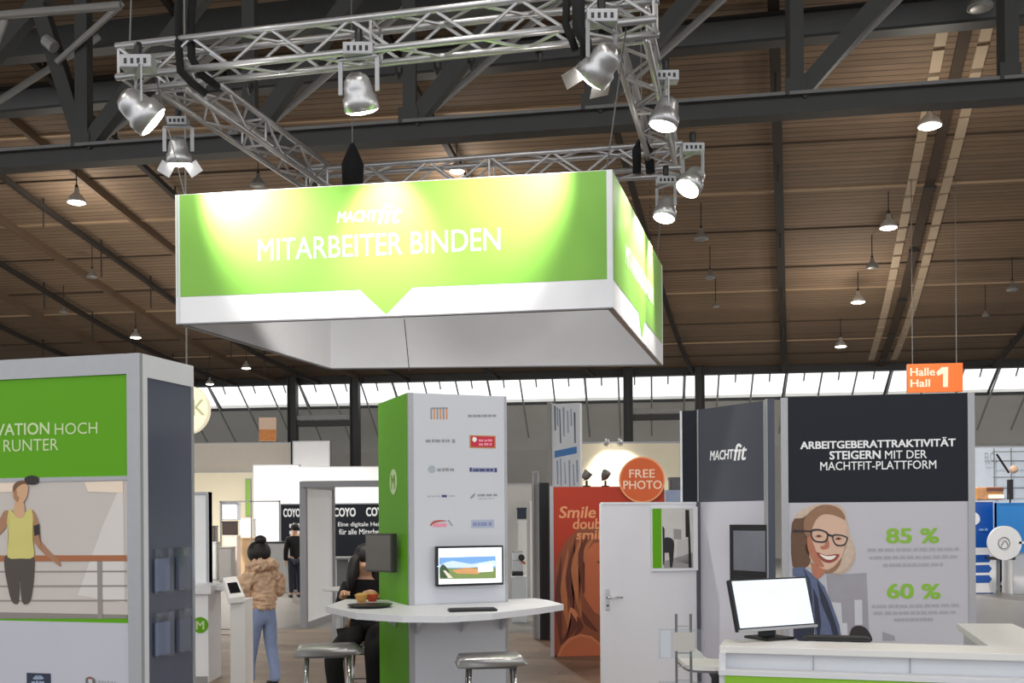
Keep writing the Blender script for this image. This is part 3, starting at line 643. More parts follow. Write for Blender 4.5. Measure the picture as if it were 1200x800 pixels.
# high table
TZ = 1.085
tp = [at_z(x, y, TZ) for x, y in ((380, 707), (416, 715.5), (470, 719.5), (520, 720.5), (575, 718), (630, 712.5), (659, 708.5), (641, 703.5), (626, 701), (575, 695), (500, 691), (404, 699))]
tb = thing('high_table', 'white angular high table wrapped around the stand tower', 'table', (cc.x, cc.y, 0))
pp_ = [(p.x-cc.x, p.y-cc.y) for p in tp[:9]]
pp_ += [tuple((cux*u2 + cuy*v2).xy) for u2, v2 in ((CW+.004, .2), (CW+.004, -.01), (-.008, -.01), (-.008, .6))] + [(tp[11].x-cc.x, tp[11].y-cc.y)]
b = MB(); b.prism(pp_, TZ-.045, TZ, 'xy'); bmesh.ops.triangulate(b.bm, faces=[f for f in b.bm.faces if len(f.verts) > 4]); o = b.build('tabletop', WHITE, tb)
for f_ in (.07, .52, .93):
    q = cux*(CW*f_) - cuy*.008; bb = MB(); bb.prism([(0, TZ-.045), (-.28, TZ-.045), (0, TZ-.22)], -.01, .01); o = bb.build('bracket', PANEL, tb); o.location = q; o.rotation_euler = (0, 0, CT+R(90))
q = cuy*.35 - cux*.008; bb = MB(); bb.prism([(0, TZ-.045), (-.2, TZ-.045), (0, TZ-.2)], -.01, .01); o = bb.build('bracket', PANEL, tb); o.location = q; o.rotation_euler = (0, 0, CT)
def keyboard(loc, rot, L_, W_, label):
    t = thing('keyboard', label, 'keyboard', loc, rot)
    MB().box(-L_/2, L_/2, -W_/2, W_/2, 0, .016, .003).build('base', BLACK, t)
    for r_ in range(4): MB().box(-L_/2+.01, L_/2-.01, -W_/2+.012+r_*W_*.23, -W_/2+.012+r_*W_*.23+W_*.18, .016, .021).build('key_row', mat('key_caps', (34, 34, 38), .5), t)
    return t
k = at_z(552, 715, TZ); keyboard((k.x, k.y, TZ), 10, .34, .13, 'slim black keyboard on the high table below the monitor')
k = at_z(432, 709, TZ); t = thing('tray', 'round black tray on the high table beside the green tower side', 'tray', (k.x, k.y, TZ))
MB().lathe([(.13, 0), (.16, .015), (.165, .018), (.15, .012), (.01, .008)], 24).build('dish', BLACK, t, True); MB().lathe([(.165, .018), (.17, .02), (.165, .022)], 24).build('rim', mat('tray_rim', (40, 40, 44), .3), t)
for i, (x, y, c, lab) in enumerate(((422, 699, (190, 140, 70), 'tan snack bowl on the high table by the seated person'), (435, 698, (190, 70, 40), 'red snack cup on the high table by the seated person'))):
    k = at_z(x, y+4, TZ); t = thing('snack_bowl', lab, 'bowl', (k.x, k.y, TZ)); MB().lathe([(.03, 0), (.05, .05), (.055, .06)], 16).build('bowl_wall', mat('bowl_%d' % i, c, .5), t, True); MB().ball((0, 0, .055), .05, .05, .02).build('filling', mat('snack_%d' % i, (200, 160, 90), .6, var=.3, scale=60), t, True)

def stool(loc, rot, label, hgt=.8):
    t = thing('bar_stool', label, 'stool', loc, rot, 'metal bar stools')
    prof = [(-.23, hgt-.05), (-.215, hgt-.01), (-.18, hgt), (.16, hgt+.005), (.2, hgt), (.225, hgt-.025), (.205, hgt-.05), (-.2, hgt-.06)]
    b = MB(); b.prism(smooth_pts(prof, 3), -.17, .17); b.build('seat', mat('brushed_seat_metal', (178, 178, 178), .3, .6, var=.08), t, True)
    MB().box(-.16, .16, -.172, .172, hgt-.066, hgt-.056).build('seat_rim', mat('dark_seat_rim', (70, 68, 66), .4, .4), t)
    for sx in (-1, 1):
        for sy in (-1, 1): MB().tube((sx*.15, sy*.13, hgt-.06), (sx*.19, sy*.16, .015), .013, 8).build('leg', CHROME, t, True)
    for a, bb in (((-.175, -.148), (.175, -.148)), ((.175, -.148), (.175, .148)), ((.175, .148), (-.175, .148)), ((-.175, .148), (-.175, -.148))):
        MB().tube((a[0], a[1], .28), (bb[0], bb[1], .28), .01, 8).build('foot_rail', CHROME, t)
    return t
k = at_z(382, 754, .8); stool((k.x, k.y, .012), 8, 'metal bar stool left of the tower before the seated person', .79)
k = at_z(573, 768, .8); stool((k.x, k.y, .012), 6, 'metal bar stool standing before the tower front under the table', .79)

# ------------------------------------------------------------------ right stand: portrait wall, logo wall, door
rc = at(925, 470, 8.58); RROT = -12.0; RP = Plane((rc.x, rc.y, 0), RROT)
rw = thing('stand_wall', 'right stand wall with dark slogan board over a portrait print of a smiling woman', 'stand wall', (rc.x, rc.y, 0), RROT)
RWW = RP.px(1144, 467)[0]; zsp = RP.px(1030, 594)[1]
MB().box(0, RWW, .03, .09, 0, HB-.005).build('core', PANEL, rw)
MB().box(-.055, 0, 0, .09, 0, HB).build('left_post', FRAME, rw); MB().box(RWW-.05, RWW, 0, .092, 0, HB).build('right_post', FRAME, rw)
MB().box(0, RWW-.05, .012, .03, zsp, HB).build('dark_board', NAVY, rw)
MB().box(0, RWW-.05, .012, .03, 0, zsp).build('portrait_board', mat('portrait_grey', (196, 195, 204), .45, var=.06, scale=1.2), rw)
RP.off = .0115
lettering('ARBEITGEBERATTRAKTIVITÄT', RP, 939, 519.5, 1121, 530.5, TXTW, rw, .03)
lettering('STEIGERN', RP, 973, 533.5, 1033, 543.5, TXTW, rw, .03); lettering('MIT DER', RP, 1038, 534, 1087, 543.5, TXTW, rw, .008)
lettering('MACHTFIT-PLATTFORM', RP, 962, 546, 1098, 556, TXTW, rw, .008)
PG = mat('percent_green', (138, 190, 60), .5)
lettering('85 %', RP, 1038, 625, 1100, 643, PG, rw, .03); lettering('60 %', RP, 1038, 690, 1101, 708, PG, rw, .03)
for x0, x1, y in ((1016, 1124, 650), (1018, 1123, 659), (1034, 1105, 668), (1020, 1124, 716), (1022, 1120, 724), (1046, 1092, 732)): dashes(RP, x0, x1, y, 4, mat('small_print_grey', (172, 171, 180), .5), rw, 11)
# portrait print
HA = mat('portrait_hair_light', (206, 184, 166), .5, var=.2, scale=30); HB_ = mat('portrait_hair_dark', (104, 74, 54), .5, var=.25, scale=30); HC = mat('portrait_hair_mid', (150, 112, 84), .5, var=.2, scale=30)
SK = mat('portrait_skin', (220, 184, 162), .5, var=.06, scale=12); SKR = mat('portrait_skin_shade', (184, 118, 92), .5, var=.1, scale=12); LIPM = mat('portrait_lips', (150, 70, 62), .5)
DEN = mat('portrait_denim', (94, 106, 140), .5, var=.2, scale=25); DEND = mat('portrait_denim_dark', (44, 50, 70), .5, var=.2, scale=25); TEE = mat('portrait_teeth', (244, 236, 228), .4); DK = mat('portrait_dark', (46, 40, 44), .5)
BLUR = mat('portrait_blur_grey', (160, 158, 168), .5, var=.1, scale=6)
S = lambda pts: [(920 + x/4.4455, 580 + y/4.4455) for x, y in pts]
flat('print_blurred_room', RP, S([(210, 440), (420, 430), (430, 790), (240, 790)]), BLUR, rw, 1)
flat('print_blurred_window', RP, S([(235, 580), (285, 585), (290, 690), (315, 690), (318, 760), (290, 770)]), mat('portrait_window_pale', (206, 208, 216), .5), rw, 2)
flat('print_blurred_window', RP, S([(355, 570), (395, 570), (395, 700), (355, 700)]), MATS['portrait_window_pale'], rw, 2)
flat('print_dark_corner', RP, S([(330, 790), (335, 725), (365, 705), (410, 715), (440, 760), (435, 790)]), DK, rw, 3, 3)
flat('print_grey_fleck', RP, S([(500, 738), (560, 760), (565, 785), (498, 785)]), BLUR, rw, 2)
flat('print_hair_back', RP, S([(35, 180), (70, 110), (140, 75), (230, 70), (300, 85), (320, 150), (345, 250), (365, 330), (340, 400), (290, 435), (220, 430), (120, 400), (35, 360)]), HA, rw, 3, 3)
flat('print_hair_shadow', RP, S([(35, 165), (90, 140), (150, 110), (170, 180), (130, 240), (100, 300), (130, 360), (100, 400), (35, 390)]), HB_, rw, 4, 3)
flat('print_jacket', RP, S([(35, 400), (90, 395), (150, 440), (200, 500), (240, 600), (275, 700), (285, 790), (150, 790), (145, 690), (130, 470), (35, 440)]), DEN, rw, 5)
flat('print_jacket_shade', RP, S([(160, 460), (210, 560), (255, 690), (280, 790), (250, 790), (225, 690), (180, 580)]), DEND, rw, 6)
flat('print_jacket_shade', RP, S([(35, 690), (145, 700), (140, 770), (80, 790), (35, 760)]), DEND, rw, 6)
flat('print_jacket_fold', RP, S([(140, 500), (165, 560), (180, 690), (165, 790), (150, 690)]), DEND, rw, 6)
flat('print_neck', RP, S([(130, 370), (215, 410), (190, 440), (165, 460), (140, 440)]), SKR, rw, 6)
flat('print_face', RP, S([(150, 150), (200, 122), (270, 130), (312, 165), (318, 240), (305, 310), (275, 370), (230, 408), (180, 400), (135, 350), (115, 280), (125, 200)]), SK, rw, 7, 3)
flat('print_cheek_shade', RP, S([(120, 205), (140, 260), (165, 330), (200, 395), (160, 385), (128, 335), (112, 270)]), SKR, rw, 8, 3)
flat('print_nose_shade', RP, S([(215, 235), (228, 275), (222, 300), (190, 305), (180, 290), (205, 280)]), SKR, rw, 8, 3)
flat('print_mouth', RP, S([(160, 318), (210, 335), (278, 330), (262, 362), (225, 376), (185, 360)]), LIPM, rw, 8, 3)
flat('print_teeth', RP, S([(175, 328), (215, 340), (262, 338), (240, 358), (205, 354)]), TEE, rw, 9, 3)
for cx_, cy_ in ((173, 235), (275, 250)):
    flat('print_eye', RP, S([(cx_-20, cy_+2), (cx_, cy_-8), (cx_+20, cy_+2), (cx_, cy_+8)]), SKR, rw, 9, 3)
    flat('print_eye_dark', RP, S([(cx_-10, cy_), (cx_, cy_-5), (cx_+11, cy_), (cx_, cy_+5)]), DK, rw, 10, 3)
def outline(name, pts, wd, m, lay):
    P = [RP.px(*p) for p in smooth_pts(S(pts), 4)]; n = len(P); b = MB(); c = (sum(p[0] for p in P)/n, sum(p[1] for p in P)/n); y = RP.off-.0012*lay
    A = [b.bm.verts.new((p[0], y, p[1])) for p in P]; B = [b.bm.verts.new((c[0]+(p[0]-c[0])*(1-wd), y, c[1]+(p[1]-c[1])*(1-wd*1.5))) for p in P]
    for i in range(n): b.bm.faces.new((A[i], A[(i+1) % n], B[(i+1) % n], B[i]))
    b.build(name, m, rw)
outline('print_spectacle_rim', [(132, 205), (175, 198), (218, 215), (222, 245), (205, 268), (165, 268), (138, 250)], .16, DK, 11)
outline('print_spectacle_rim', [(245, 230), (285, 228), (322, 242), (322, 262), (305, 286), (268, 288), (248, 265)], .16, DK, 11)
flat('print_spectacle_bridge', RP, S([(215, 220), (248, 232), (248, 242), (217, 232)]), DK, rw, 11); flat('print_spectacle_arm', RP, S([(40, 200), (132, 205), (134, 214), (40, 212)]), DK, rw, 11)
flat('print_hair_front', RP, S([(110, 130), (170, 80), (240, 75), (295, 105), (312, 150), (285, 138), (240, 122), (195, 122), (160, 150), (138, 195), (122, 240), (100, 220), (95, 170)]), HC, rw, 10, 3)
flat('print_hair_strand', RP, S([(215, 415), (260, 385), (290, 350), (312, 300), (325, 240), (345, 300), (355, 350), (320, 400), (270, 430)]), HA, rw, 8, 3)
flat('print_hair_strand', RP, S([(200, 425), (250, 395), (290, 350), (280, 390), (245, 425)]), HC, rw, 9, 3)
# slim dark pillar and angled logo wall
pl_ = at(918, 472, 8.62); pil = thing('stand_pillar', 'slim dark slate pillar between the logo wall and the portrait wall', 'pillar', (pl_.x, pl_.y, 0), 0)
A0 = at(899, 472, 8.7); dx = pl_.x - A0.x
MB().box(-dx, -.055, .03, .13, 0, HB-.01).build('core', NAVY, pil)
MB().box(-dx, -.055, .02, .03, 0, HB).build('dark_face', mat('slate_pillar_print', (62, 68, 84), .35, var=.04), pil); MB().box(-dx-.004, -dx, .02, .13, 0, HB).build('edge_profile', FRAME, pil)
B0, B1 = at(818, 483, 9.51), at(897, 472, 8.78); bv = B1-B0; BROT = math.degrees(math.atan2(bv.y, bv.x)); BL_ = Vector((bv.x, bv.y)).length
BP = Plane((B0.x, B0.y, 0), BROT)
bw = thing('stand_wall', 'angled logo wall with dark slate top and lilac lower half', 'stand wall', (B0.x, B0.y, 0), BROT)
zd = BP.px(850, 591)[1]
MB().box(0, BL_, .03, .08, 0, HB-.005).build('core', PANEL, bw); MB().box(.012, BL_, .01, .03, zd, HB).build('dark_board', mat('slate_logo_board', (62, 66, 78), .5, var=.04), bw)
MB().box(.012, BL_, .01, .03, 0, zd).build('lilac_board', LILAC, bw); MB().box(0, .012, .004, .08, 0, HB).build('edge_profile', FRAME, bw)
MB().box(BL_-.012, BL_, .004, .03, 0, HB).build('edge_profile', FRAME, bw)
BP.off = .0095
lettering('MACHT', BP, 833, 530.5, 861, 542, TXTW, bw, .03, .15); lettering('fit', BP, 861, 523, 876.5, 543, TXTW, bw, .02, .25)
# extra strip of wall left of it
D0, D1 = at(801, 485, 9.62), at(816, 483, 9.56); dv = D1-D0
dw = thing('stand_wall', 'narrow dark slate wall strip left of the angled logo wall', 'stand wall', (D0.x, D0.y, 0), math.degrees(math.atan2(dv.y, dv.x)))
MB().box(0, dv.length, .0, .05, zd, HB).build('dark_board', NAVY, dw); MB().box(0, dv.length, .004, .05, 0, zd).build('lower_board', LILAC, dw); MB().box(-.02, 0, -.004, .054, 0, HB).build('edge_profile', WHITE, dw)
# wall screen
q0, q1 = BP.px(862, 618), BP.px(897, 700); ax = Vector((math.cos(BP.rot), math.sin(BP.rot), 0)); ay = Vector((-math.sin(BP.rot), math.cos(BP.rot), 0))
sp = Vector((B0.x, B0.y, 0)) + ax*(q0[0]) - ay*.06
ws = thing('wall_screen', 'black framed screen on the lilac half of the logo wall', 'screen', (sp.x, sp.y, 0), BROT)
zl = BP.px(880, 700)[1]
MB().box(0, .46, 0, .06, zl, q0[1]).build('casing', BLACK, ws); MB().box(.05, .43, -.003, .002, zl+.2, q0[1]-.05).build('screen', mat('dim_screen', (110, 112, 124), .15, var=.1), ws)
MB().box(.05, .43, -.003, .002, zl+.04, zl+.15).build('lower_shelf', mat('dark_shelf', (30, 30, 34), .4), ws)
# door leaf
H1, H0 = at(816, 594, 9.48), at(706, 592, 9.25); hv = H1-H0; DROT = math.degrees(math.atan2(hv.y, hv.x)); DL = Vector((hv.x, hv.y)).length; zt_ = at(760, 593, 9.36).z
DP = Plane((H0.x, H0.y, 0), DROT)
dr = thing('stand_door', 'white stand door with steel handle and a framed picture at eye height', 'door', (H0.x, H0.y, 0), DROT)
MB().box(0, DL, 0, .04, .012, zt_, .003).build('leaf', mat('white_door_leaf', (222, 222, 228), .45, var=.02), dr)
MB().box(-.012, 0, -.004, .044, .012, zt_+.01).build('edge_profile', WHITE, dr); MB().box(0, DL, -.006, .046, zt_, zt_+.02).build('top_profile', WHITE, dr); MB().box(DL, DL+.03, -.01, .05, .012, zt_+.02).build('hinge_post', mat('dark_hinge_post', (90, 90, 98), .4, .3), dr)
hx, hz = DP.px(710.5, 704)
hd = MB().box(hx-.018, hx+.018, -.008, 0, hz-.09, hz+.09, .003).build('handle_plate', CHROME, dr)
MB().path([(hx, -.008, hz+.02), (hx, -.05, hz+.02), (hx+.02, -.055, hz+.02), (hx+.12, -.055, hz+.02)], .009).build('lever', CHROME, hd, True); MB().tube((hx, -.008, hz-.05), (hx, -.014, hz-.05), .009).build('key_cylinder', BLACK, hd)
DP.off = -.002
fx = rect('picture_frame', DP, 762.5, 596, 816, 671, WHITE, dr, th=.02)
DP.off = -.022
rect('picture_green_edge', DP, 764.5, 598, 775, 668, GREEN, dr, 1); rect('picture_photo', DP, 775, 598, 812, 668, mat('photo_pale_room', (205, 202, 198), .4, var=.1, scale=8), dr, 1)
PD = mat('photo_black', (22, 20, 22), .4); PGm = mat('photo_midgrey', (150, 148, 146), .4)
flat('picture_window_post', DP, [(803, 600), (807.5, 600), (809.5, 668), (806, 668), (806, 632), (803, 632)], PD, dr, 2); flat('picture_floor', DP, [(777, 660), (811, 650), (811, 668), (777, 668)], PGm, dr, 2)
flat('picture_figure', DP, [(777, 634), (783, 632), (789, 636), (789, 648), (787, 666), (784, 666), (783, 650), (777, 650)], PD, dr, 3, 2); flat('picture_counter', DP, [(793, 636), (806, 634), (807, 664), (792, 660)], mat('photo_lightgrey', (190, 190, 188), .4), dr, 2); flat('picture_frame_on_wall', DP, [(789, 622), (798, 623), (798, 635), (789, 634)], PGm, dr, 2)
flat('picture_left_dark', DP, [(776, 618), (778.5, 622), (778, 664), (776, 664)], PD, dr, 2)

# ------------------------------------------------------------------ reception counter
CZ = 1.1
c1, c2, c3 = at_z(847, 752, CZ), at_z(1156, 764, CZ), at_z(1119.5, 737.5, CZ)
u_ = (c2-c1).normalized(); KROT = math.degrees(math.atan2(u_.y, u_.x)); cn = thing('reception_counter', 'white L-shaped reception counter with lime green front', 'counter', (c1.x, c1.y, 0), KROT)
def kl(p): d = Vector((p.x-c1.x, p.y-c1.y)); a = R(KROT); return d.x*math.cos(a)+d.y*math.sin(a), -d.x*math.sin(a)+d.y*math.cos(a)
k2, k3, k4 = kl(c2), kl(c3), kl(at_z(1184, 738.5, CZ))
f0, f1 = -.30, 0
WT = mat('counter_top_white', (232, 230, 228), .35, var=.02)
MB().box(0, k2[0]+.36, f0, f1, CZ-.035, CZ, .004).build('worktop', WT, cn)
b = MB(); b.prism([(k2[0]+.0, f1), (k2[0]+.36, f1), (k4[0], k4[1]), (k3[0], k3[1])], CZ-.035, CZ, 'xy'); b.build('return_worktop', WT, cn)
MB().box(.03, k2[0]+.33, f0+.06, f0+.10, .985, CZ-.035).build('upper_front', mat('counter_pale_front', (214, 217, 222), .4, var=.02), cn)
MB().box(0, k2[0]+.36, f0-.05, f0+.08, .962, .985).build('ledge', WHITE, cn)
MB().box(.03, k2[0]+.33, f0-.035, f0-.005, 0, .962).build('green_front', GREEN2, cn)
MB().box(.03, k2[0]+.33, f0-.05, f0-.036, 0, .08).build('plinth', FRAME, cn)
MB().box(.0, .03, f0-.02, f1-.02, 0, CZ-.035).build('end_panel', WHITE, cn)
b = MB(); b.prism([(k2[0]+.04, f1), (k2[0]+.32, f1), (k4[0]-.03, k4[1]-.05), (k3[0]+.03, k3[1]-.05)], 0, CZ-.035, 'xy'); b.build('return_body', PANEL, cn)
for f_ in (.35, .7): MB().box(k2[0]*f_, k2[0]*f_+.006, f0+.055, f0+.062, .985, CZ-.035).build('panel_joint', FRAME, cn)
# monitor and keyboard on the counter
mw = at(905, 711, 5.56); mt = thing('monitor', 'bright white-screened desktop monitor standing on the reception counter', 'monitor', (mw.x, mw.y, 0), 28)
mroot = link('display', None, mt)
disp = MB().box(-.262, .262, -.0, .03, -.135, .135, .004).build('casing', BLACK, mt); disp.location = (0, 0, mw.z); disp.rotation_euler = (R(-15), 0, 0)
bpy.data.objects.remove(mroot)
b = MB(); b.box(-.25, .25, -.002, .001, -.118, .126); b.build('screen', mat('white_screen', (226, 234, 242), .35, emit=.42, var=.01), disp)
MB().box(-.262, .262, -.012, .0, -.14, -.126).build('lower_bezel', FRAME, disp)
lg = text_mesh('Google'); lg.materials.clear(); lg.materials.append(mat('screen_grey_mark', (190, 196, 205), .3, emit=.55)); o = link('screen_lettering', lg, disp); o.scale = (.024,)*3; o.rotation_euler = (R(90), 0, 0); o.location = (.0, -.0035, .045)
MB().box(-.045, .045, .04, .07, CZ+.01, mw.z-.02).build('stand_neck', BLACK, mt); MB().box(-.09, .09, -.06, .13, CZ, CZ+.014, .004).build('stand_foot', BLACK, mt)
for c_ in (disp,): c_.location = (0, .0, mw.z)
kb = at_z(978, 755.3, CZ); keyboard((kb.x, kb.y+.0, CZ), KROT, .33, .12, 'flat black keyboard on the reception counter right of the monitor')
# curved white side table and brochure ladder
tz = .97
st = thing('side_table', 'small curved white table with dark stem against the counter end', 'table', at_z(826, 775, tz)*1.0 - Vector((0, 0, tz)))
so_ = st.location
pts = [at_z(x, y, tz) for x, y in ((791, 770), (795, 764), (806, 760), (818, 766), (826, 774), (846, 776), (848, 784), (820, 784), (804, 782), (795, 776))]
b = MB(); b.prism(smooth_pts([(p.x-so_.x, p.y-so_.y) for p in pts], 4), tz-.02, tz, 'xy'); b.build('tabletop', WT, st)
b = MB(); b.prism(smooth_pts([(p.x-so_.x, p.y-so_.y) for p in pts], 4), tz-.032, tz-.0205, 'xy'); b.build('table_underside', mat('dark_table_edge', (110, 110, 112), .3, .4), st)
sx, sy = (at_z(836, 780, tz)-so_).xy
MB().lathe([(.16, 0), (.16, .012), (.03, .02), (.022, .05), (.022, tz-.08), (.05, tz-.032)], 18, c=(sx, sy, 0)).build('stem', mat('dark_stem', (76, 76, 78), .35, .5), st, True)
ls = at(799, 760, 4.9); ld = thing('brochure_stand', 'slim ladder-like steel brochure stand with clear pockets', 'brochure stand', (ls.x, ls.y, 0), -6)
ztop = at(799, 722, 4.9).z
for sx in (-.033, .033): MB().tube((sx, 0, .01), (sx, 0, ztop), .006, 8).build('upright', GREYSTEEL, ld)
z = .25
while z < ztop-.01: MB().tube((-.033, 0, z), (.033, 0, z), .0035, 6).build('rung', FRAME, ld); z += .062
MB().box(-.14, .14, -.14, .14, 0, .012).build('foot_plate', FRAME, ld)
for i, zz in enumerate((1.1, .86)):
    o = MB().box(-.115, .09, -.05, -.012, zz, zz+.13).build('pocket', ACRYL, ld); MB().box(-.105, -.06, -.035, -.03, zz+.002, zz+.125).build('leaflet', WHITE, o)
    MB().box(-.05, .05, -.03, -.024, zz+.03, zz+.115).build('leaflet', mat('beige_leaflet', (216, 206, 196), .5), o)

# ------------------------------------------------------------------ hall sign
hp = at(1066, 467, 24); hs = thing('hall_sign', 'orange hanging hall number sign reading Halle Hall 1', 'sign', (hp.x, hp.y, 0), -HALL); HP = Plane((hp.x, hp.y, 0), -HALL)
(u0, z1), (u1, z0) = HP.px(1066, 433), HP.px(1130.5, 466)
MB().box(u0, u1, 0, .12, z0, z1).build('board', mat('orange_sign', (226, 108, 40), .5, var=.04), hs)
HP.off = -.002
lettering('Halle', HP, 1069, 437.5, 1098, 447, mat('sign_cream', (240, 214, 190), .5), hs, .02); lettering('Hall', HP, 1069, 451, 1092, 460, MATS['sign_cream'], hs, .02); flat('lettering', HP, [(1099.5, 443), (1106, 437), (1113.5, 437), (1113, 460.5), (1107, 460.5), (1107.3, 444.5), (1101, 447.5)], MATS['sign_cream'], hs, 2)
for f_ in (.1, .9): x_ = u0+(u1-u0)*f_; MB().tube((x_, .06, z1), (x_, .06, ceil_z(24)-.1), .01, 6).build('suspension_wire', GREYSTEEL, hs)

# ------------------------------------------------------------------ stands and things in the background
def board(name, label, cat, x0, x1, ytop, ybot, Y, m, th=.08, rot=0, group=None, edge=None, edge_m=None):
    """an upright board: photo columns x0..x1, rows ytop..ybot, at distance Y (ybot None: down to the floor)"""
    p = at(x0, ytop, Y); t = thing(name, label, cat, (p.x, p.y, 0), rot, group); P = Plane((p.x, p.y, 0), rot)
    u1 = P.px(x1, ytop)[0]; z1 = p.z; z0 = 0 if ybot is None else at(x0, ybot, Y).z
    e = edge or 0
    MB().box(e, u1-e, 0, th, z0+e, z1-e).build('panel', m, t)
    em_ = edge_m or FRAME
    ee = max(e, .03)
    MB().box(0, ee, -.012, th+.012, z0, z1).build('edge_post', em_, t); MB().box(u1-ee, u1, -.012, th+.012, z0, z1).build('edge_post', em_, t)
    MB().box(0, u1, -.01, th+.01, z1-ee, z1).build('top_rail', em_, t)
    return t, P
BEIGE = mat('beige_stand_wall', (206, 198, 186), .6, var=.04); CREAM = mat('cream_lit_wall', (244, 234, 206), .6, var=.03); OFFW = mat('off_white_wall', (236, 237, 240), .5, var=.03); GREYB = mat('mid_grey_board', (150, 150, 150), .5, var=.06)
board('stand_wall', 'beige background stand wall right of the left stand wall', 'stand wall', 150, 342, 513, None, 36, BEIGE, .2)
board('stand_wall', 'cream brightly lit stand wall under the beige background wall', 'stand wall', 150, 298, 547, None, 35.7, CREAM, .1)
board('stand_wall', 'white upright wall panel beside the beige background wall', 'stand wall', 344, 388, 513, None, 35, OFFW, .15, -6)
board('stand_wall', 'white stand wall behind the girl with the lime stripe at its left', 'stand wall', 297, 352, 540, None, 34, OFFW, .12)
board('stand_wall', 'white stand wall seen through the grey portal', 'stand wall', 340, 470, 543, None, 33, OFFW, .12)
board('lime_banner', 'narrow lime green banner beside the white background wall', 'banner', 288, 294.5, 556, 600, 35.64, GREEN2, .05)
# round lit sign on the left
p = at(221, 475, 14); t = thing('round_sign', 'round cream lit sign with pale letters partly hidden by the left stand wall', 'sign', p, -12)
MB().lathe([(.3, -.05), (.32, -.04), (.32, .04), (.3, .05)], 40, axis=(0, 1, 0)).build('drum', mat('cream_light_box', (250, 240, 208), .5, emit=.55, var=.02), t)
me = text_mesh('CK', .01); me.materials.clear(); me.materials.append(mat('pale_olive_letters', (206, 204, 160), .5, emit=.3)); o = link('lettering', me, t); o.scale = (.3,)*3; o.rotation_euler = (R(90), 0, 0); o.location = (.08, -.054, -.08)
MB().tube((0, 0, .3), (0, 0, ceil_z(14)-p.z), .012, 6).build('pole', PIPE, t)
p = at(315, 499, 36.02); t = thing('poster_box', 'orange and white picture box on top of the beige background wall', 'picture', (p.x, p.y, at(315, 513, 36.02).z))
hh = 28*36/F_PX; MB().box(-.29, .29, 0, .2, 0, hh).build('box_body', mat('picture_pale_pink', (226, 196, 172), .5, var=.1, scale=9), t); MB().box(-.28, .28, -.006, 0, .02, hh*.5).build('orange_print', mat('picture_orange', (214, 134, 64), .5, var=.5, scale=14), t)
# grey portal with white panel
pa = floor_at(354, 16.8)
gp = thing('portal_frame', 'grey metal portal frame with a white translucent panel left of the tower', 'portal', (pa.x, pa.y, 0), 0)
zt2 = at(354, 560, 16.8).z; PF = mat('portal_grey_frame', (150, 150, 154), .45, .3, var=.06)
dvec = floor_at(389, 18.6) - pa; Ld = dvec.length; ang = math.atan2(dvec.y, dvec.x)
o = MB().box(.1, Ld-.1, -.02, .02, .1, zt2-.1).build('white_panel', mat('portal_white_panel', (240, 244, 248), .4, var=.03), gp); o.rotation_euler = (0, 0, ang)
for nm, bx in (('front_post', (0, .1, -.05, .05, 0, zt2)), ('rear_post', (Ld-.1, Ld, -.05, .05, 0, zt2)), ('bottom_rail', (.1, Ld-.1, -.05, .05, 0, .1)), ('top_rail', (.1, Ld-.1, -.05, .05, zt2-.1, zt2))):
    o = MB().box(*bx).build(nm, PF, gp); o.rotation_euler = (0, 0, ang)
MB().box(0, 2.4, -.06, .04, zt2-.1, zt2).build('lintel', PF, gp)
# dark stand with white lettering
ct, CPn = board('dark_stand_wall', 'dark navy background stand wall with white lettering behind the portal', 'stand wall', 328, 520, 586, None, 26, NAVY, .12)
CPn.off = -.002
lettering('COYO', CPn, 332, 592, 352, 602, TXTW, ct, .04); lettering('COYO', CPn, 391, 592, 417, 602.5, TXTW, ct, .04); lettering('COYO', CPn, 429, 592, 455, 602.5, TXTW, ct, .04)
lettering('Eine digitale Heimat', CPn, 396, 609, 456, 615.5, TXTW, ct, .015); lettering('für alle Mitarbeiter', CPn, 397, 617, 455, 623.5, TXTW, ct, .015)
dashes(CPn, 339, 352, 612, 5, TXTW, ct, 2); dashes(CPn, 339, 352, 620, 5, TXTW, ct, 2)
p = floor_at(390, 22); dk = thing('dark_display_desk', 'dark display desk with grey shelf seen through the portal', 'desk', (p.x, p.y, 0), 0)
zt3 = at(390, 650, 22).z
MB().box(-.1, .85, 0, .5, zt3-.04, zt3).build('desk_top', GREYB, dk); MB().box(-.1, .85, .45, .5, 0, zt3-.04).build('rear_panel', mat('desk_grey', (120, 120, 122), .5), dk)
for x_ in (0, .3, .75): MB().box(x_, x_+.05, .02, .07, 0, zt3-.04).build('leg', WHITE, dk)
MB().box(.3, .72, .1, .14, zt3-.3, zt3-.06).build('white_sheet', OFFW, dk)
p = at_z(404, 686, .77); rt = thing('round_table', 'round white table left of the tower beyond the high table', 'table', (p.x, p.y, 0)); MB().lathe([(.3, .74), (.32, .75), (.32, .77), (.3, .775)], 28).build('tabletop', WT, rt); MB().lathe([(.2, 0), (.2, .02), (.03, .04), (.03, .74)], 16).build('stem', PIPE, rt, True)
bd, _ = board('info_board', 'pale upright info board under the left end of the high table', 'board', 388, 401, 712, None, 9.8, mat('pale_info_board', (196, 198, 198), .5), .04)
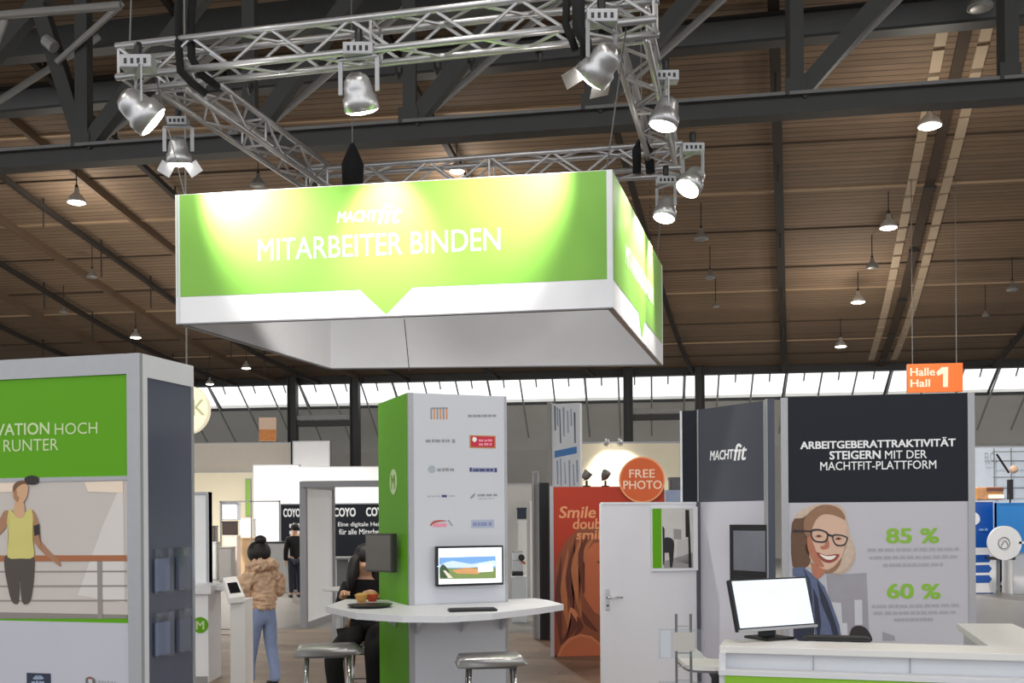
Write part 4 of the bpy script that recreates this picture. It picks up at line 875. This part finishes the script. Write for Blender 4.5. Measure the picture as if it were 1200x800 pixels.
# display frame, boxes and cabinets left of the girl
p = floor_at(258, 30); fr = thing('display_frame', 'thin black metal display frame behind the girl', 'frame', (p.x, p.y, 0))
zt4 = at(258, 582, 30).z; wd4 = (327-258)*30/F_PX
for x_ in (0, wd4*.52, wd4): MB().box(x_-.02, x_+.02, -.02, .02, 0, zt4).build('post', GREYSTEEL, fr)
MB().box(-.02, wd4+.02, -.02, .02, zt4-.04, zt4).build('top_bar', GREYSTEEL, fr)
def crate(x0, x1, y0, y1, Y, m, name, label, cat, lid=None, dp=.4):
    a, b_ = at(x0, y1, Y), at(x1, y0, Y); t = thing(name, label, cat, (a.x, a.y, 0)); z0 = max(a.z, 0)
    MB().box(0, b_.x-a.x, 0, dp, z0, b_.z, .006).build('body', m, t); MB().box(-.008, b_.x-a.x+.008, -.01, dp+.01, b_.z-.035, b_.z+.004).build('top', lid or m, t)
    MB().box(.02, b_.x-a.x-.02, -.012, 0, z0+.03, b_.z-.06).build('front', m, t)
    return t
crate(259, 278, 583, 604.5, 30.04, PANEL, 'light_box', 'white light box in the upper left of the black display frame', 'box')
crate(260, 278, 606, 622, 30.04, mat('dark_brown_screen', (50, 38, 34), .3), 'dark_screen', 'dark brown screen under the white light box in the display frame', 'screen', dp=.1)
crate(260, 277.5, 622.6, 900, 30.04, mat('pale_pink_shelf', (214, 196, 186), .6), 'pale_cabinet', 'pale pink cabinet under the dark screen', 'cabinet')
crate(278.5, 297, 626, 900, 31.2, mat('light_wood_cabinet', (190, 160, 124), .6, var=.1), 'wooden_cabinet', 'light wooden cabinet left of the girl head', 'cabinet')
crate(281, 296, 603, 625.5, 31.4, mat('crumpled_white', (216, 212, 208), .6, var=.12, scale=12, bump=.4), 'white_bag', 'white bag lying on the light wooden cabinet', 'bag')
crate(254, 271, 636, 900, 29.4, mat('grey_cabinet', (122, 120, 118), .5), 'grey_cabinet', 'dark grey low cabinet left of the wooden cabinet', 'cabinet')
crate(244, 253, 630, 900, 30.3, mat('pale_grey_cabinet', (176, 180, 180), .5), 'pale_grey_cabinet', 'pale grey cabinet right of the white pillar', 'cabinet')
crate(244, 252, 611, 629.7, 30.4, mat('dark_machine', (66, 60, 56), .4), 'coffee_machine', 'dark small machine on the pale grey cabinet', 'machine', dp=.3)
crate(300, 336, 631, 900, 25, mat('desk_pale_grey', (180, 180, 180), .5), 'reception_desk', 'pale grey desk with black top right behind the girl', 'desk', BLACK, .6)
# white pillar and counter with round logo behind the left stand wall
board('white_pillar', 'white panel pillar behind the left stand wall end', 'pillar', 205, 245, 571, None, 11.8, OFFW, .12)
p = at(150, 682, 11.3); co = thing('welcome_counter', 'white counter with round green logo half hidden by the left stand wall', 'counter', (p.x, p.y, 0))
xw = at(247, 690, 11.3).x - p.x; zc_ = at(225, 685, 11.3).z
MB().box(0, xw-.04, 0, .5, 0, zc_-.05).build('body', OFFW, co); MB().box(-.02, xw, -.04, .54, zc_-.05, zc_+.04).build('top', WHITE, co); MB().box(xw-.01, xw+.28, .1, .4, zc_-.02, zc_+.03).build('shelf', WHITE, co); MB().box(.02, xw-.05, -.005, 0, 0, .08).build('plinth', GREYB, co)
lx = at(233, 727, 11.3); MB().lathe([(.085, 0), (.085, .004)], 28, c=(lx.x-p.x, -.001, lx.z), axis=(0, -1, 0)).build('round_logo', GREEN, co)
me = text_mesh('M', .02); me.materials.clear(); me.materials.append(TXTLG); o = link('logo_letter', me, co); o.scale = (.13,)*3; o.rotation_euler = (R(90), 0, 0); o.location = (lx.x-p.x, -.007, lx.z-.045)
# tablet kiosk
kp = at(276, 690, 9.6); kk = thing('tablet_kiosk', 'slim white tablet kiosk with slanted top left of the girl', 'kiosk', (kp.x, kp.y, 0), 0)
KM = mat('kiosk_white', (224, 222, 222), .4, var=.02); ztk = at(260, 674, 9.6).z; zlo = at(285, 694, 9.6).z
kx0, kx1 = (268-276)*9.6/F_PX, (286-276)*9.6/F_PX
MB().box(kx0, kx1, 0, .28, .012, zlo-.03, .004).build('pedestal', KM, kk)
b = MB(); tl = (250-276)*9.6/F_PX
b.bm.faces.new([b.bm.verts.new(v) for v in ((tl, .3, ztk), (tl+.12, .3, ztk+.012), (kx1+.005, -.02, zlo), (kx0-.0, -.02, zlo-.015))])
g = bmesh.ops.extrude_face_region(b.bm, geom=b.bm.faces[:])
for v in [e_ for e_ in g['geom'] if isinstance(e_, bmesh.types.BMVert)]: v.co += Vector((-.01, .0, -.05))
b.build('slanted_head', KM, kk)
P4 = [Vector(v) for v in ((tl, .3, ztk), (tl+.12, .3, ztk+.012), (kx1+.005, -.02, zlo), (kx0, -.02, zlo-.015))]
def bil(s, t_): return P4[0].lerp(P4[1], s).lerp(P4[3].lerp(P4[2], s), t_) + Vector((0, -.003, .004))
MB().quad(bil(.15, .3), bil(.85, .3), bil(.85, .8), bil(.15, .8)).build('tablet_screen', mat('tablet_black', (24, 24, 28), .15), kk)
MB().box(kx0-.06, kx1+.06, -.06, .36, .0, .012).build('foot_plate', KM, kk)
# middle gap: white cabinets, coffee machine
board('stand_wall', 'pale stand wall in the gap between the tower and the red poster', 'stand wall', 590, 630, 566, None, 22, mat('pale_taupe_wall', (206, 204, 200), .6), .1)
crate(606, 617, 595, 608, 21.7, mat('navy_small_screen', (36, 44, 66), .3), 'small_screen', 'small navy screen right behind the tower', 'screen', dp=.06)
crate(605, 617, 610, 900, 21.5, OFFW, 'white_shelf_unit', 'white shelf unit with small pictures under the navy screen', 'shelf', dp=.3)
crate(619, 624, 587, 900, 21.8, OFFW, 'white_side_panel', 'narrow white side panel beside the small navy screen', 'panel', dp=.1)
crate(597, 616, 676, 900, 17.6, mat('white_cabinet', (218, 224, 226), .4), 'white_pedestal', 'white pedestal cabinet right of the tower under the coffee machine', 'cabinet', dp=.5)
p = at(606, 676, 17.75); cm = thing('espresso_machine', 'polished espresso machine with black head on the white pedestal', 'coffee machine', (p.x, p.y+.1, p.z+.006))
MB().box(-.1, .09, 0, .25, 0, .07, .01).build('drip_tray', BLACK, cm); MB().box(-.1, .09, .12, .25, .07, .4, .01).build('body', CHROME, cm); MB().box(-.1, .09, -.0, .14, .26, .42, .02).build('brew_head', CHROME, cm)
MB().lathe([(.04, 0), (.055, .05), (.05, .08)], 16, c=(.06, -.04, .3), axis=(0, -1, .3)).build('dial', BLACK, cm); MB().tube((.06, -.06, .25), (.12, -.1, .22), .02).build('handle', mat('warm_handle', (190, 110, 70), .4), cm)
board('stand_post', 'grey upright frame post left of the dark navy strip', 'post', 624, 632.5, 552, None, 15.2, mat('post_grey', (160, 160, 156), .5), .1)
board('navy_strip_wall', 'dark navy narrow wall strip beside the red poster', 'stand wall', 632.5, 644, 566, None, 15.0, mat('near_black_navy', (20, 22, 28), .4), .1, edge_m=mat('near_black_edge', (28, 30, 34), .4))
# red photo-booth poster
rp0 = at(647, 571, 13.2); rb = thing('photo_booth', 'red photo booth wall with a large orange-toned face print', 'photo booth', (rp0.x, rp0.y, 0)); RB = Plane((rp0.x, rp0.y, 0), 0)
RED = mat('vermilion_print', (172, 46, 10), .5, var=.04); uw = RB.px(779, 571)[0]
MB().box(0, uw, .02, .5, 0, rp0.z-.01).build('core', mat('booth_core', (170, 60, 36), .5), rb); MB().box(.02, uw, .006, .02, .03, rp0.z).build('red_board', RED, rb); MB().box(-.025, .02, 0, .03, 0, rp0.z+.01).build('edge_post', FRAME, rb); MB().box(.02, uw, .002, .02, 0, .03).build('kick_strip', BLACK, rb)
RB.off = .0055
OH = mat('poster_hair_brown', (138, 72, 40), .5, var=.2, scale=8); OHD = mat('poster_hair_dark', (96, 40, 22), .5, var=.2, scale=8); OS = mat('poster_orange_skin', (186, 98, 60), .5, var=.08, scale=5); OSL = mat('poster_light_skin', (198, 118, 76), .5, var=.06)
S2 = lambda pts: [(590 + x/5.333, 630 + y/5.333) for x, y in pts]
flat('print_hair', RB, S2([(318, 200), (340, 110), (390, 20), (470, -50), (600, -70), (700, -60), (720, 100), (640, 745), (318, 745)]), OH, rb, 1)
flat('print_face', RB, S2([(490, 130), (560, 40), (720, 20), (720, 560), (640, 520), (560, 470), (500, 380), (480, 280)]), OS, rb, 2)
OHL = mat('poster_hair_light', (176, 104, 62), .5, var=.15, scale=8)
for k, (x0, y0, x1, y1, x2, y2, wd) in enumerate([(350, 150, 335, 400, 345, 640, 22), (395, 90, 370, 330, 395, 560, 20), (440, 30, 400, 260, 430, 480, 18), (480, 0, 440, 200, 470, 470, 22), (520, 0, 480, 110, 492, 330, 18), (560, 10, 520, 60, 500, 150, 14), (410, 480, 430, 560, 350, 660, 22), (480, 470, 520, 540, 570, 590, 22), (450, 500, 470, 560, 440, 610, 20)]):
    m_ = (OHD, OHL)[k in (1, 3, 5)]
    pts = [(x0, y0), (x1-wd, y1), (x2-wd*.3, y2), (x2+wd*.5, y2), (x1+wd, y1), (x0+wd*.4, y0)]
    flat('print_hair_strand', RB, S2(pts), m_, rb, 3+k*.3, 4)
flat('print_neck_curl', RB, S2([(410, 440), (450, 470), (460, 520), (420, 540), (400, 500)]), OSL, rb, 4, 3)
flat('print_shoulder', RB, S2([(322, 745), (350, 680), (400, 630), (470, 605), (540, 620), (600, 670), (640, 745)]), OSL, rb, 4)
flat('print_shirt', RB, S2([(340, 745), (362, 690), (410, 645), (470, 622), (535, 636), (590, 682), (628, 745)]), OS, rb, 5)
flat('print_eye', RB, S2([(580, 160), (620, 145), (700, 150), (640, 178)]), OHD, rb, 4, 3)
TAN = mat('poster_tan_letters', (222, 150, 104), .5)
lettering('Smile to', RB, 655, 594, 722, 608, TAN, rb, .02, .15); lettering('double', RB, 671, 608.5, 716, 621, TAN, rb, .02, .1); lettering('smile', RB, 675, 622, 712, 633, TAN, rb, .02, .1)
dpz = at(753, 564, 13.155); ds = thing('round_photo_sign', 'round orange sign reading FREE PHOTO on top of the red booth', 'sign', dpz)
MB().lathe([(.285, 0), (.285, .04)], 48, axis=(0, 1, 0)).build('rim', mat('sign_peach_rim', (232, 160, 110), .5), ds); MB().lathe([(.265, -.004), (.265, .0)], 48, axis=(0, 1, 0)).build('disc', mat('sign_burnt_orange', (206, 92, 40), .5, var=.04), ds)
DSP = Plane(dpz, 0, -.0045); lettering('FREE', DSP, 738, 552, 768, 561.5, MATS['sign_cream'], ds, .01, 0, 1); lettering('PHOTO', DSP, 731, 565, 776, 575, MATS['sign_cream'], ds, .01, 0, 1)
for sx in (-.09, .09): MB().tube((sx, .025, -.5), (sx, .025, -.2), .012).build('support_rod', FRAME, ds)
for x, lab in ((688, 'dark adjustable lamp head on the left of the red booth roof'), (710, 'dark adjustable lamp head right of another on the red booth roof')):
    p = at(x, 571, 13.4); t = thing('booth_lamp', lab, 'lamp', (p.x, p.y, rp0.z+.002), 20 if x == 688 else -25, 'lamp heads on the red booth')
    MB().lathe([(.05, 0), (.05, .015), (.015, .02), (.015, .08)], 12).build('base', BLACK, t); MB().lathe([(.03, 0), (.05, .03), (.06, .1), (.058, .11)], 14, c=(-.03, .02, .1), axis=(.5, -.3, .8)).build('head', GREYSTEEL, t, True); MB().bar((-.04, 0, .08), (.02, -.02, .17), .05, .01).build('barn_door', BLACK, t)
# striped tower banner, cream lit wall
sb = at(648, 474, 16.5); stb = thing('striped_banner_tower', 'tall pale banner with grey stripes and a blue band above the red booth', 'banner', (sb.x, sb.y, 0), -20); SP = Plane((sb.x, sb.y, 0), -20)
uw = SP.px(681, 500)[0]; MB().box(0, uw, 0, .12, 0, sb.z).build('banner_core', mat('banner_white', (226, 230, 236), .5), stb); MB().box(-.06, 0, -.03, .15, 0, sb.z+.03).build('edge_post', PIPE, stb)
SP.off = -.001
for i, (x, y0, y1) in enumerate([(651, 476, 505), (654, 478, 500), (657, 480, 520), (661, 478, 512), (666, 482, 508), (670, 480, 500), (674, 484, 520), (653, 540, 568), (657, 538, 570), (662, 542, 568), (667, 540, 571), (672, 545, 570), (676, 540, 566)]):
    flat('print_stripe', SP, [(x, y0), (x+random.uniform(1, 2.4), y0), (x+2, y1), (x+.4, y1)], mat('banner_stripe_dark', (96, 106, 124), .5) if i in (0, 2, 6) else mat('banner_stripe_blue', (150, 168, 196), .5), stb, 1)
flat('print_blue_band', SP, [(651, 529), (677, 524), (677, 532), (651, 537)], mat('banner_blue', (70, 128, 196), .5, var=.15, scale=20), stb, 2)
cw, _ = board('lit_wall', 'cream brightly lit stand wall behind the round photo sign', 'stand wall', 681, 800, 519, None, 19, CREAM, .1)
for i, x in enumerate((713, 728)):
    p = at(x, 517, 18.6); t = thing('spotlight', ['small lit spotlight above the cream wall, left one', 'small lit spotlight above the cream wall, right one'][i], 'spotlight', p, 0, 'spotlights above the cream wall')
    MB().lathe([(.03, 0), (.06, .1)], 12, axis=(0, .7, -.7)).build('can', ALU, t, True); MB().lathe([(.055, 0), (.01, .02)], 12, c=Vector((0, .7, -.7))*.1, axis=(0, .7, -.7)).build('lens', LAMPGLOW, t); MB().tube((0, 0, 0), (0, .38, .05), .01).build('arm', ALU, t)
    spot('wall_spot_light', p + Vector((0, .1, -.1)), p + Vector((.15, .5, -1.0)), 60, 110, .9, .05)
crate(779, 801, 577, 900, 16, mat('pale_blue_box', (168, 184, 214), .5), 'blue_box', 'pale blue box right behind the round photo sign', 'box', dp=.3)
crate(786, 800, 562, 577, 16.2, mat('grey_rucksack', (112, 112, 112), .8, var=.3, scale=20), 'grey_bag', 'grey bag on the pale blue box behind the door', 'bag', dp=.2)
# right background: blue stand
board('stand_wall', 'pale blue-white stand wall at the right edge with dark lettering', 'stand wall', 1100, 1260, 530, None, 25.5, mat('ice_blue_wall', (212, 222, 234), .5), .1)
eb = Plane(at(1100, 530, 25.4)-Vector((0, 0, at(1100, 530, 25.4).z)), 0, -.01); g_ = thing('lattice_grid', 'thin grey wire lattice before the pale blue wall at right', 'grid', (eb.loc.x, eb.loc.y-.1, 0)); eb.loc.y -= .1; eb.off = 0
for x in (1166, 1186, 1206): u, z1 = eb.px(x, 533); MB().tube((u, 0, at(x, 592, 25.3).z), (u, 0, z1), .012, 6).build('vertical_bar', GREYSTEEL, g_)
for y in (537, 548, 567, 580): u0, z = eb.px(1164, y); MB().tube((u0, 0, z), (u0+1.2, 0, z), .01, 6).build('horizontal_bar', GREYSTEEL, g_)
t = thing('wall_lettering', 'dark thin letters ELO on the pale blue wall', 'lettering', (eb.loc.x, eb.loc.y+.06, 0)); lp = Plane((eb.loc.x, eb.loc.y+.06, 0), 0); lettering('ELO', lp, 1155, 538, 1166, 549, mat('letter_grey', (140, 146, 156), .5), t, 0, 0, 1)
t = thing('orange_display', 'blurred orange and brown display shelf above the blue counter', 'display', at(1146, 593, 23.9)); MB().box(0, .58, 0, .3, 0, .28, .02).build('display_body', mat('orange_goods', (210, 150, 96), .5, var=.4, scale=9), t); MB().box(.1, .5, .05, .25, -t.location.z, 0).build('plinth', OFFW, t); MB().box(.25, .57, -.02, .02, .04, .1).build('light_strip', mat('strip_glow', (255, 250, 240), .4, emit=2.5), t); MB().box(.2, .57, -.03, .0, .2, .27).build('dark_goods', mat('brown_goods', (120, 70, 50), .5, var=.3, scale=15), t)
BLU = mat('royal_blue_board', (20, 84, 172), .4, var=.08, scale=2); BLL = mat('sky_blue_board', (34, 128, 206), .4, var=.25, scale=1.2)
b1, B1P = board('blue_stand_board', 'royal blue board with three blue tags beneath, beside the portrait wall', 'board', 1130, 1165.5, 594, None, 23.2, BLU, .1, edge_m=PANEL)
B1P.off = -.012; rect('white_lower_print', B1P, 1130, 649, 1166, 702, OFFW, b1, 1)
for y in (662, 674, 686): flat('blue_tag', B1P, [(1140, y-4.5), (1158, y-4.5), (1161.5, y), (1158, y+4.5), (1140, y+4.5)], BLU, b1, 2)
dashes(B1P, 1147, 1158, 628, 3, mat('pale_blue_letters', (130, 170, 220), .5), b1, 2); flat('print_drop', B1P, [(1140, 607), (1147, 611), (1148, 618), (1144, 622), (1140, 621)], OFFW, b1, 2, 3)
b2, B2P = board('sky_blue_board', 'bright blue display board with a white disc at the right edge', 'board', 1168, 1290, 597, 655, 22.8, BLL, .1, edge_m=BLL)
B2P.off = -.012
p = at(1177, 644, 22.5); dsc = thing('white_disc', 'large white disc with a thin drawn symbol at the right edge', 'disc', p); MB().lathe([(.36, 0), (.36, .05)], 40, axis=(0, 1, 0)).build('disc_body', OFFW, dsc)
b = MB(); b.path([(-.02+.12*math.cos(a_), -.006, .0+.12*math.sin(a_)) for a_ in [i*math.pi/12 for i in range(25)]], .008, 6); b.build('drawn_ring', GREYSTEEL, dsc)
MB().path([(-.08, -.006, -.06), (-.04, -.006, .03), (0, -.006, .05), (.04, -.006, .02), (.06, -.006, -.06)], .007, 6).build('drawn_figure', GREYSTEEL, dsc)
MB().bar((.3, .02, 0), (.8, .02, .01), .04, .05).build('side_arm', OFFW, dsc); MB().box(-.2, .25, .06, .5, -.36, -.3).build('shelf', BLACK, dsc); MB().tube((.0, .3, -p.z), (.0, .3, -.3), .03).build('post', PIPE, dsc)
crate(1184, 1290, 655, 900, 23, OFFW, 'white_counter_front', 'white counter front under the bright blue board at the right edge', 'counter', dp=.5)
t = thing('boom_lamp', 'black lamp on a slanted boom arm above the blue boards at the right edge', 'lamp', (at(1184, 592, 23.8).x, 23.8, 0)); p = at(1181, 592, 23.8)
MB().tube((0, 0, 0), (0, 0, p.z+.3), .02).build('pole', BLACK, t); MB().bar((0, 0, p.z-.02), (0, 0, p.z+.42), .1, .09).build('black_body', BLACK, t); q0, q1 = at(1180, 562, 23.8)-Vector((p.x, p.y, 0)), at(1166, 540, 23.8)-Vector((p.x, p.y, 0)); MB().tube(q0, q1, .025).build('boom_arm', BLACK, t); MB().ball(at(1186, 558, 23.7)-Vector((p.x, p.y, 0)), .09, .07, .09).build('lamp_head', mat('tan_lamp_head', (214, 178, 150), .5), t, True)
MB().box(-.15, .15, -.15, .15, 0, .015).build('foot_plate', BLACK, t)

# ------------------------------------------------------------------ people
def skin_mesh(name, chains, m, parent, sub=2, root=None):
    vs, es, rs, idx = [], [], [], {}
    for ch in chains:
        prev = None
        for x, y, z, *r in ch:
            k = (round(x, 4), round(y, 4), round(z, 4))
            if k not in idx: idx[k] = len(vs); vs.append((x, y, z)); rs.append((r[0], r[-1]))
            if prev is not None and prev != idx[k]: es.append((prev, idx[k]))
            prev = idx[k]
    me = bpy.data.meshes.new(name); me.from_pydata(vs, es, []); me.materials.append(m)
    o = link(name, me, parent); o.modifiers.new('skin', 'SKIN').use_smooth_shade = True
    for i, r in enumerate(rs): me.skin_vertices[0].data[i].radius = r
    me.skin_vertices[0].data[0].use_root = True
    s = o.modifiers.new('sub', 'SUBSURF'); s.levels = sub; s.render_levels = sub
    return o
def mirror(ch): return [(-p[0],) + tuple(p[1:]) for p in ch]
def hand(w_, d, up, s=1.):
    """five short finger chains rooted in the palm at wrist w_, pointing along d"""
    d = Vector(d).normalized(); upv = Vector(up).normalized(); side = d.cross(upv).normalized(); w_ = Vector(w_); out = []
    palm = w_ + d*.06*s
    out.append([(*w_, .022*s), (*palm, .024*s, .016*s)])
    for i, (o_, l) in enumerate(((-.03, .055), (-.01, .07), (.01, .065), (.03, .05))):
        k = palm + side*o_*s + d*.02*s; out.append([(*palm, .024*s, .016*s), (*k, .009*s), (*(k + d*l*.55*s - upv*.008*s), .008*s), (*(k + d*l*s - upv*.03*s), .007*s)])
    th = w_ + d*.025*s - side*.03*s; out.append([(*w_, .022*s), (*th, .011*s), (*(th + d*.035*s - side*.015*s), .009*s), (*(th + d*.06*s - side*.012*s), .008*s)])
    return out
SKN = mat('person_skin', (212, 164, 136), .5, var=.05); JEAN = mat('light_blue_denim', (134, 150, 186), .8, var=.14, scale=14, bump=.15)
FUR = mat('tan_fleece', (218, 184, 154), .9, var=.34, scale=22, bump=.6); HAIR = mat('black_hair', (22, 17, 16), .5, var=.3, scale=40)
def girl():
    p = floor_at(306, 10.95); t = thing('person', 'person seen from behind in tan fluffy jacket and light jeans looking down', 'person', (p.x, p.y, .012), 40)
    def lg(s, f): return [(0, 0, .82, .10), (s*.07, 0, .76, .075), (s*.085, f*.5+.02, .42, .05), (s*.1, f, .09, .035), (s*.105, f+.1, .035, .03)]
    L1, L2 = lg(1, -.07), lg(-1, .1)
    arm = [(0, .0, 1.17, .11, .08), (.13, .0, 1.17, .05), (.18, .04, .98, .04), (.08, .22, 1.0, .03)]
    spine = [(0, 0, .82, .10), (0, 0, 1.0, .1, .08), (0, 0, 1.17, .11, .08), (0, .03, 1.25, .045), (0, .08, 1.33, .075, .08), (0, .1, 1.41, .075, .085)]
    face = [(0, .08, 1.33, .075, .08), (0, .175, 1.32, .015)]; ear = [(0, .08, 1.33, .075, .08), (.085, .08, 1.34, .012)]
    skin_mesh('body', [spine, L1, L2, arm, mirror(arm), face, ear, mirror(ear)] + hand((.08, .22, 1.0), (-.6, .7, .1), (0, -.1, 1)) + hand((-.08, .22, 1.0), (.6, .7, .1), (0, -.1, 1)), SKN, t, 2)
    def jl(c): return [(0, 0, .80, .125, .1)] + [(q[0], q[1]-.005, z, r) for q, z, r in ((c[1], .72, .09), (c[2], .42, .066), (c[3], .2, .058), (c[3], .05, .062))]
    skin_mesh('jeans', [[(0, 0, .9, .125, .1), (0, 0, .80, .125, .1)], jl(L1), jl(L2)], JEAN, t)
    js = [(0, -.005, z, .135 + .018*(i % 2), .118 + .018*(i % 2)) for i, z in enumerate((.79, .84, .89, .94, .99, 1.04, 1.09, 1.14))] + [(0, 0, 1.19, .14, .12), (0, .01, 1.24, .1, .1)]
    ja = [js[7], (.14, -.0, 1.15, .085), (.19, .01, 1.07, .085), (.2, .03, .98, .088), (.12, .19, .98, .062)]
    o = skin_mesh('fleece_jacket', [js, ja, mirror(ja)], FUR, t, 3)
    tex = bpy.data.textures.new('fleece', 'CLOUDS'); tex.noise_scale = .035; tex.noise_depth = 1
    dm = o.modifiers.new('tufts', 'DISPLACE'); dm.texture = tex; dm.strength = .075; dm.mid_level = .5
    o = MB().lathe([(.07, 0), (.12, -.02), (.165, .01), (.17, .05), (.14, .09), (.09, .1)], 32, c=(0, -.01, 1.2), axis=(0, .25, 1)).build('fur_collar', FUR, t, True)
    ss = o.modifiers.new('sub', 'SUBSURF'); ss.levels = ss.render_levels = 2; dm = o.modifiers.new('tufts', 'DISPLACE'); dm.texture = tex; dm.strength = .08
    MB().lathe([(.1, 0), (.112, .025), (.1, .05)], 24, c=(0, .015, 1.235), axis=(0, .3, 1)).build('red_scarf', mat('rust_red_scarf', (150, 66, 40), .8, var=.2, scale=20), t, True)
    o = MB().ball((0, .065, 1.385), .118, .128, .125, 24, 16).build('hair', HAIR, t, True); MB().ball((0, .03, 1.515), .062, .06, .05).build('hair_bun', HAIR, o, True)
    for c in (L1, L2):
        k = MB().ball((c[3][0], c[3][1]+.05, .035), .045, .115, .04).build('shoe', BLACK, t, True); MB().box(c[3][0]-.04, c[3][0]+.04, c[3][1]-.055, c[3][1]+.155, -.01, .008, .003).build('sole', WHITE, k)
    MB().box(-.035, .035, .34, .348, 1.01, 1.14).build('phone', BLACK, t)
girl()
def sitter():
    p = floor_at(428, 9.5); t = thing('person', 'seated person in black clothes with dark hair, half hidden behind the tower', 'person', (p.x, p.y, .012), 0)
    leg = [(0, 0, .74, .11), (-.08, -.06, .72, .085), (-.15, -.28, .645, .07), (-.22, -.5, .57, .058), (-.18, -.42, .12, .04), (-.2, -.54, .05, .032)]
    leg2 = [(0, 0, .74, .11), (.1, -.06, .72, .085), (.12, -.45, .62, .058), (.12, -.35, .15, .04), (.12, -.47, .08, .032)]
    arm = [(0, -.02, 1.12, .13, .09), (-.17, -.02, 1.12, .055), (-.2, -.2, .95, .042), (-.14, -.42, 1.1, .03)]
    arm2 = [(0, -.02, 1.12, .13, .09), (.17, -.02, 1.12, .055), (.2, -.15, .92, .042), (.1, -.36, 1.1, .03)]
    sp_ = [(0, 0, .74, .11), (0, 0, .92, .11, .09), (0, -.02, 1.12, .13, .09), (0, -.03, 1.22, .045), (0, -.06, 1.31, .075, .085), (0, -.07, 1.4, .075, .085)]
    skin_mesh('body', [sp_, leg, leg2, arm, arm2, [(0, -.06, 1.31, .075, .085), (0, -.155, 1.32, .015)]] + hand((-.14, -.42, 1.1), (.3, -.9, .1), (0, 0, 1)) + hand((.1, -.36, 1.1), (-.3, -.9, .1), (0, 0, 1)), SKN, t)
    g = lambda c, k=.032: [tuple(q[:3]) + tuple(r + k for r in q[3:]) for q in c[:-1]]
    skin_mesh('trousers', [[(0, .0, .8, .15, .13), (0, 0, .74, .15)], [(0, 0, .74, .15)] + g(leg)[1:], [(0, 0, .74, .15)] + g(leg2)[1:]], BLACKCLOTH, t)
    skin_mesh('jacket', [[(0, 0, .74, .155, .13), (0, 0, .78, .15, .13), (0, 0, .92, .14, .11), (0, -.02, 1.12, .15, .11), (0, -.03, 1.19, .08)], [(0, -.02, 1.12, .15, .11), (-.17, -.02, 1.12, .075), (-.2, -.2, .95, .06), (-.15, -.38, 1.08, .045)], [(0, -.02, 1.12, .15, .11), (.17, -.02, 1.12, .075), (.2, -.15, .92, .06), (.11, -.32, 1.07, .045)]], BLACKCLOTH, t)
    o = MB().ball((0, -.045, 1.4), .1, .105, .11, 20, 14).build('hair', HAIR, t, True); MB().loft([]) if False else None
    skin_mesh('hair_length', [[(-.05, .02, 1.42, .075), (-.09, -.0, 1.27, .06), (-.1, -.02, 1.12, .035)], [(.05, .02, 1.42, .075), (.09, 0, 1.27, .06), (.1, -.02, 1.12, .035)], [(-.05, .02, 1.42, .075), (.05, .02, 1.42, .075)], [(-.05, .02, 1.42, .075), (-.08, -.1, 1.37, .06), (-.11, -.14, 1.22, .055), (-.12, -.13, 1.08, .03)]], HAIR, o, 2)
    for x, y, z in ((-.2, -.5, .05), (.12, -.43, .08)): MB().ball((x, y, z), .045, .12, .045).build('shoe', BLACK, t, True)
    stool((p.x+.02, p.y+.02, .012), 0, 'metal bar stool under the seated person behind the tower', .60)
sitter()
def stander(px, Y, rot, label, h=1.0, step=.0):
    p = floor_at(px, Y); t = thing('person', label, 'person', (p.x, p.y, 0), rot); t.scale = (h, h, h)
    leg = [(0, 0, .92, .11), (.09, 0, .86, .085), (.1, step*.5, .48, .055), (.1, step, .1, .04), (.1, step+.12, .04, .035)]
    leg2 = [(0, 0, .92, .11), (-.09, 0, .86, .085), (-.1, -step*.5, .48, .055), (-.1, -step, .1, .04), (-.1, -step+.12, .04, .035)]
    arm = [(0, 0, 1.38, .14, .09), (.17, 0, 1.4, .06), (.23, 0, 1.12, .045), (.2, .12, .88, .032)]
    sp_ = [(0, 0, .92, .11), (0, 0, 1.15, .12, .09), (0, 0, 1.38, .14, .09), (0, .01, 1.5, .05), (0, .03, 1.6, .078, .088), (0, .03, 1.68, .075, .085)]
    skin_mesh('body', [sp_, leg, leg2, arm, mirror(arm), [(0, .03, 1.6, .078, .088), (0, .13, 1.59, .015)]] + hand((.2, .12, .88), (0, .2, -1), (1, 0, 0)) + hand((-.2, .12, .88), (0, .2, -1), (-1, 0, 0)), SKN, t)
    g = lambda c, k=.02: [tuple(q[:3]) + tuple(r + k for r in q[3:]) for q in c[:4]]
    skin_mesh('trousers', [g(leg), g(leg2)], mat('dark_trousers', (34, 38, 52), .8, var=.15, scale=15), t)
    skin_mesh('jacket', [[(0, 0, .88, .14, .12), (0, 0, 1.15, .14, .11), (0, 0, 1.38, .15, .11), (0, .01, 1.47, .08)], g(arm, .02), mirror(g(arm, .02))], BLACKCLOTH, t)
    MB().ball((0, .015, 1.69), .095, .11, .1, 20, 14).build('hair', HAIR, t, True)
    for s, q in ((.1, step), (-.1, -step)): MB().ball((s, q+.06, .04), .045, .13, .045).build('shoe', BLACK, t, True)
stander(345, 23.5, 30, 'standing person in black clothes beside the grey portal', .92)
stander(1175, 25.0, 60, 'walking person in dark trousers behind the white disc at right', .95, .12)
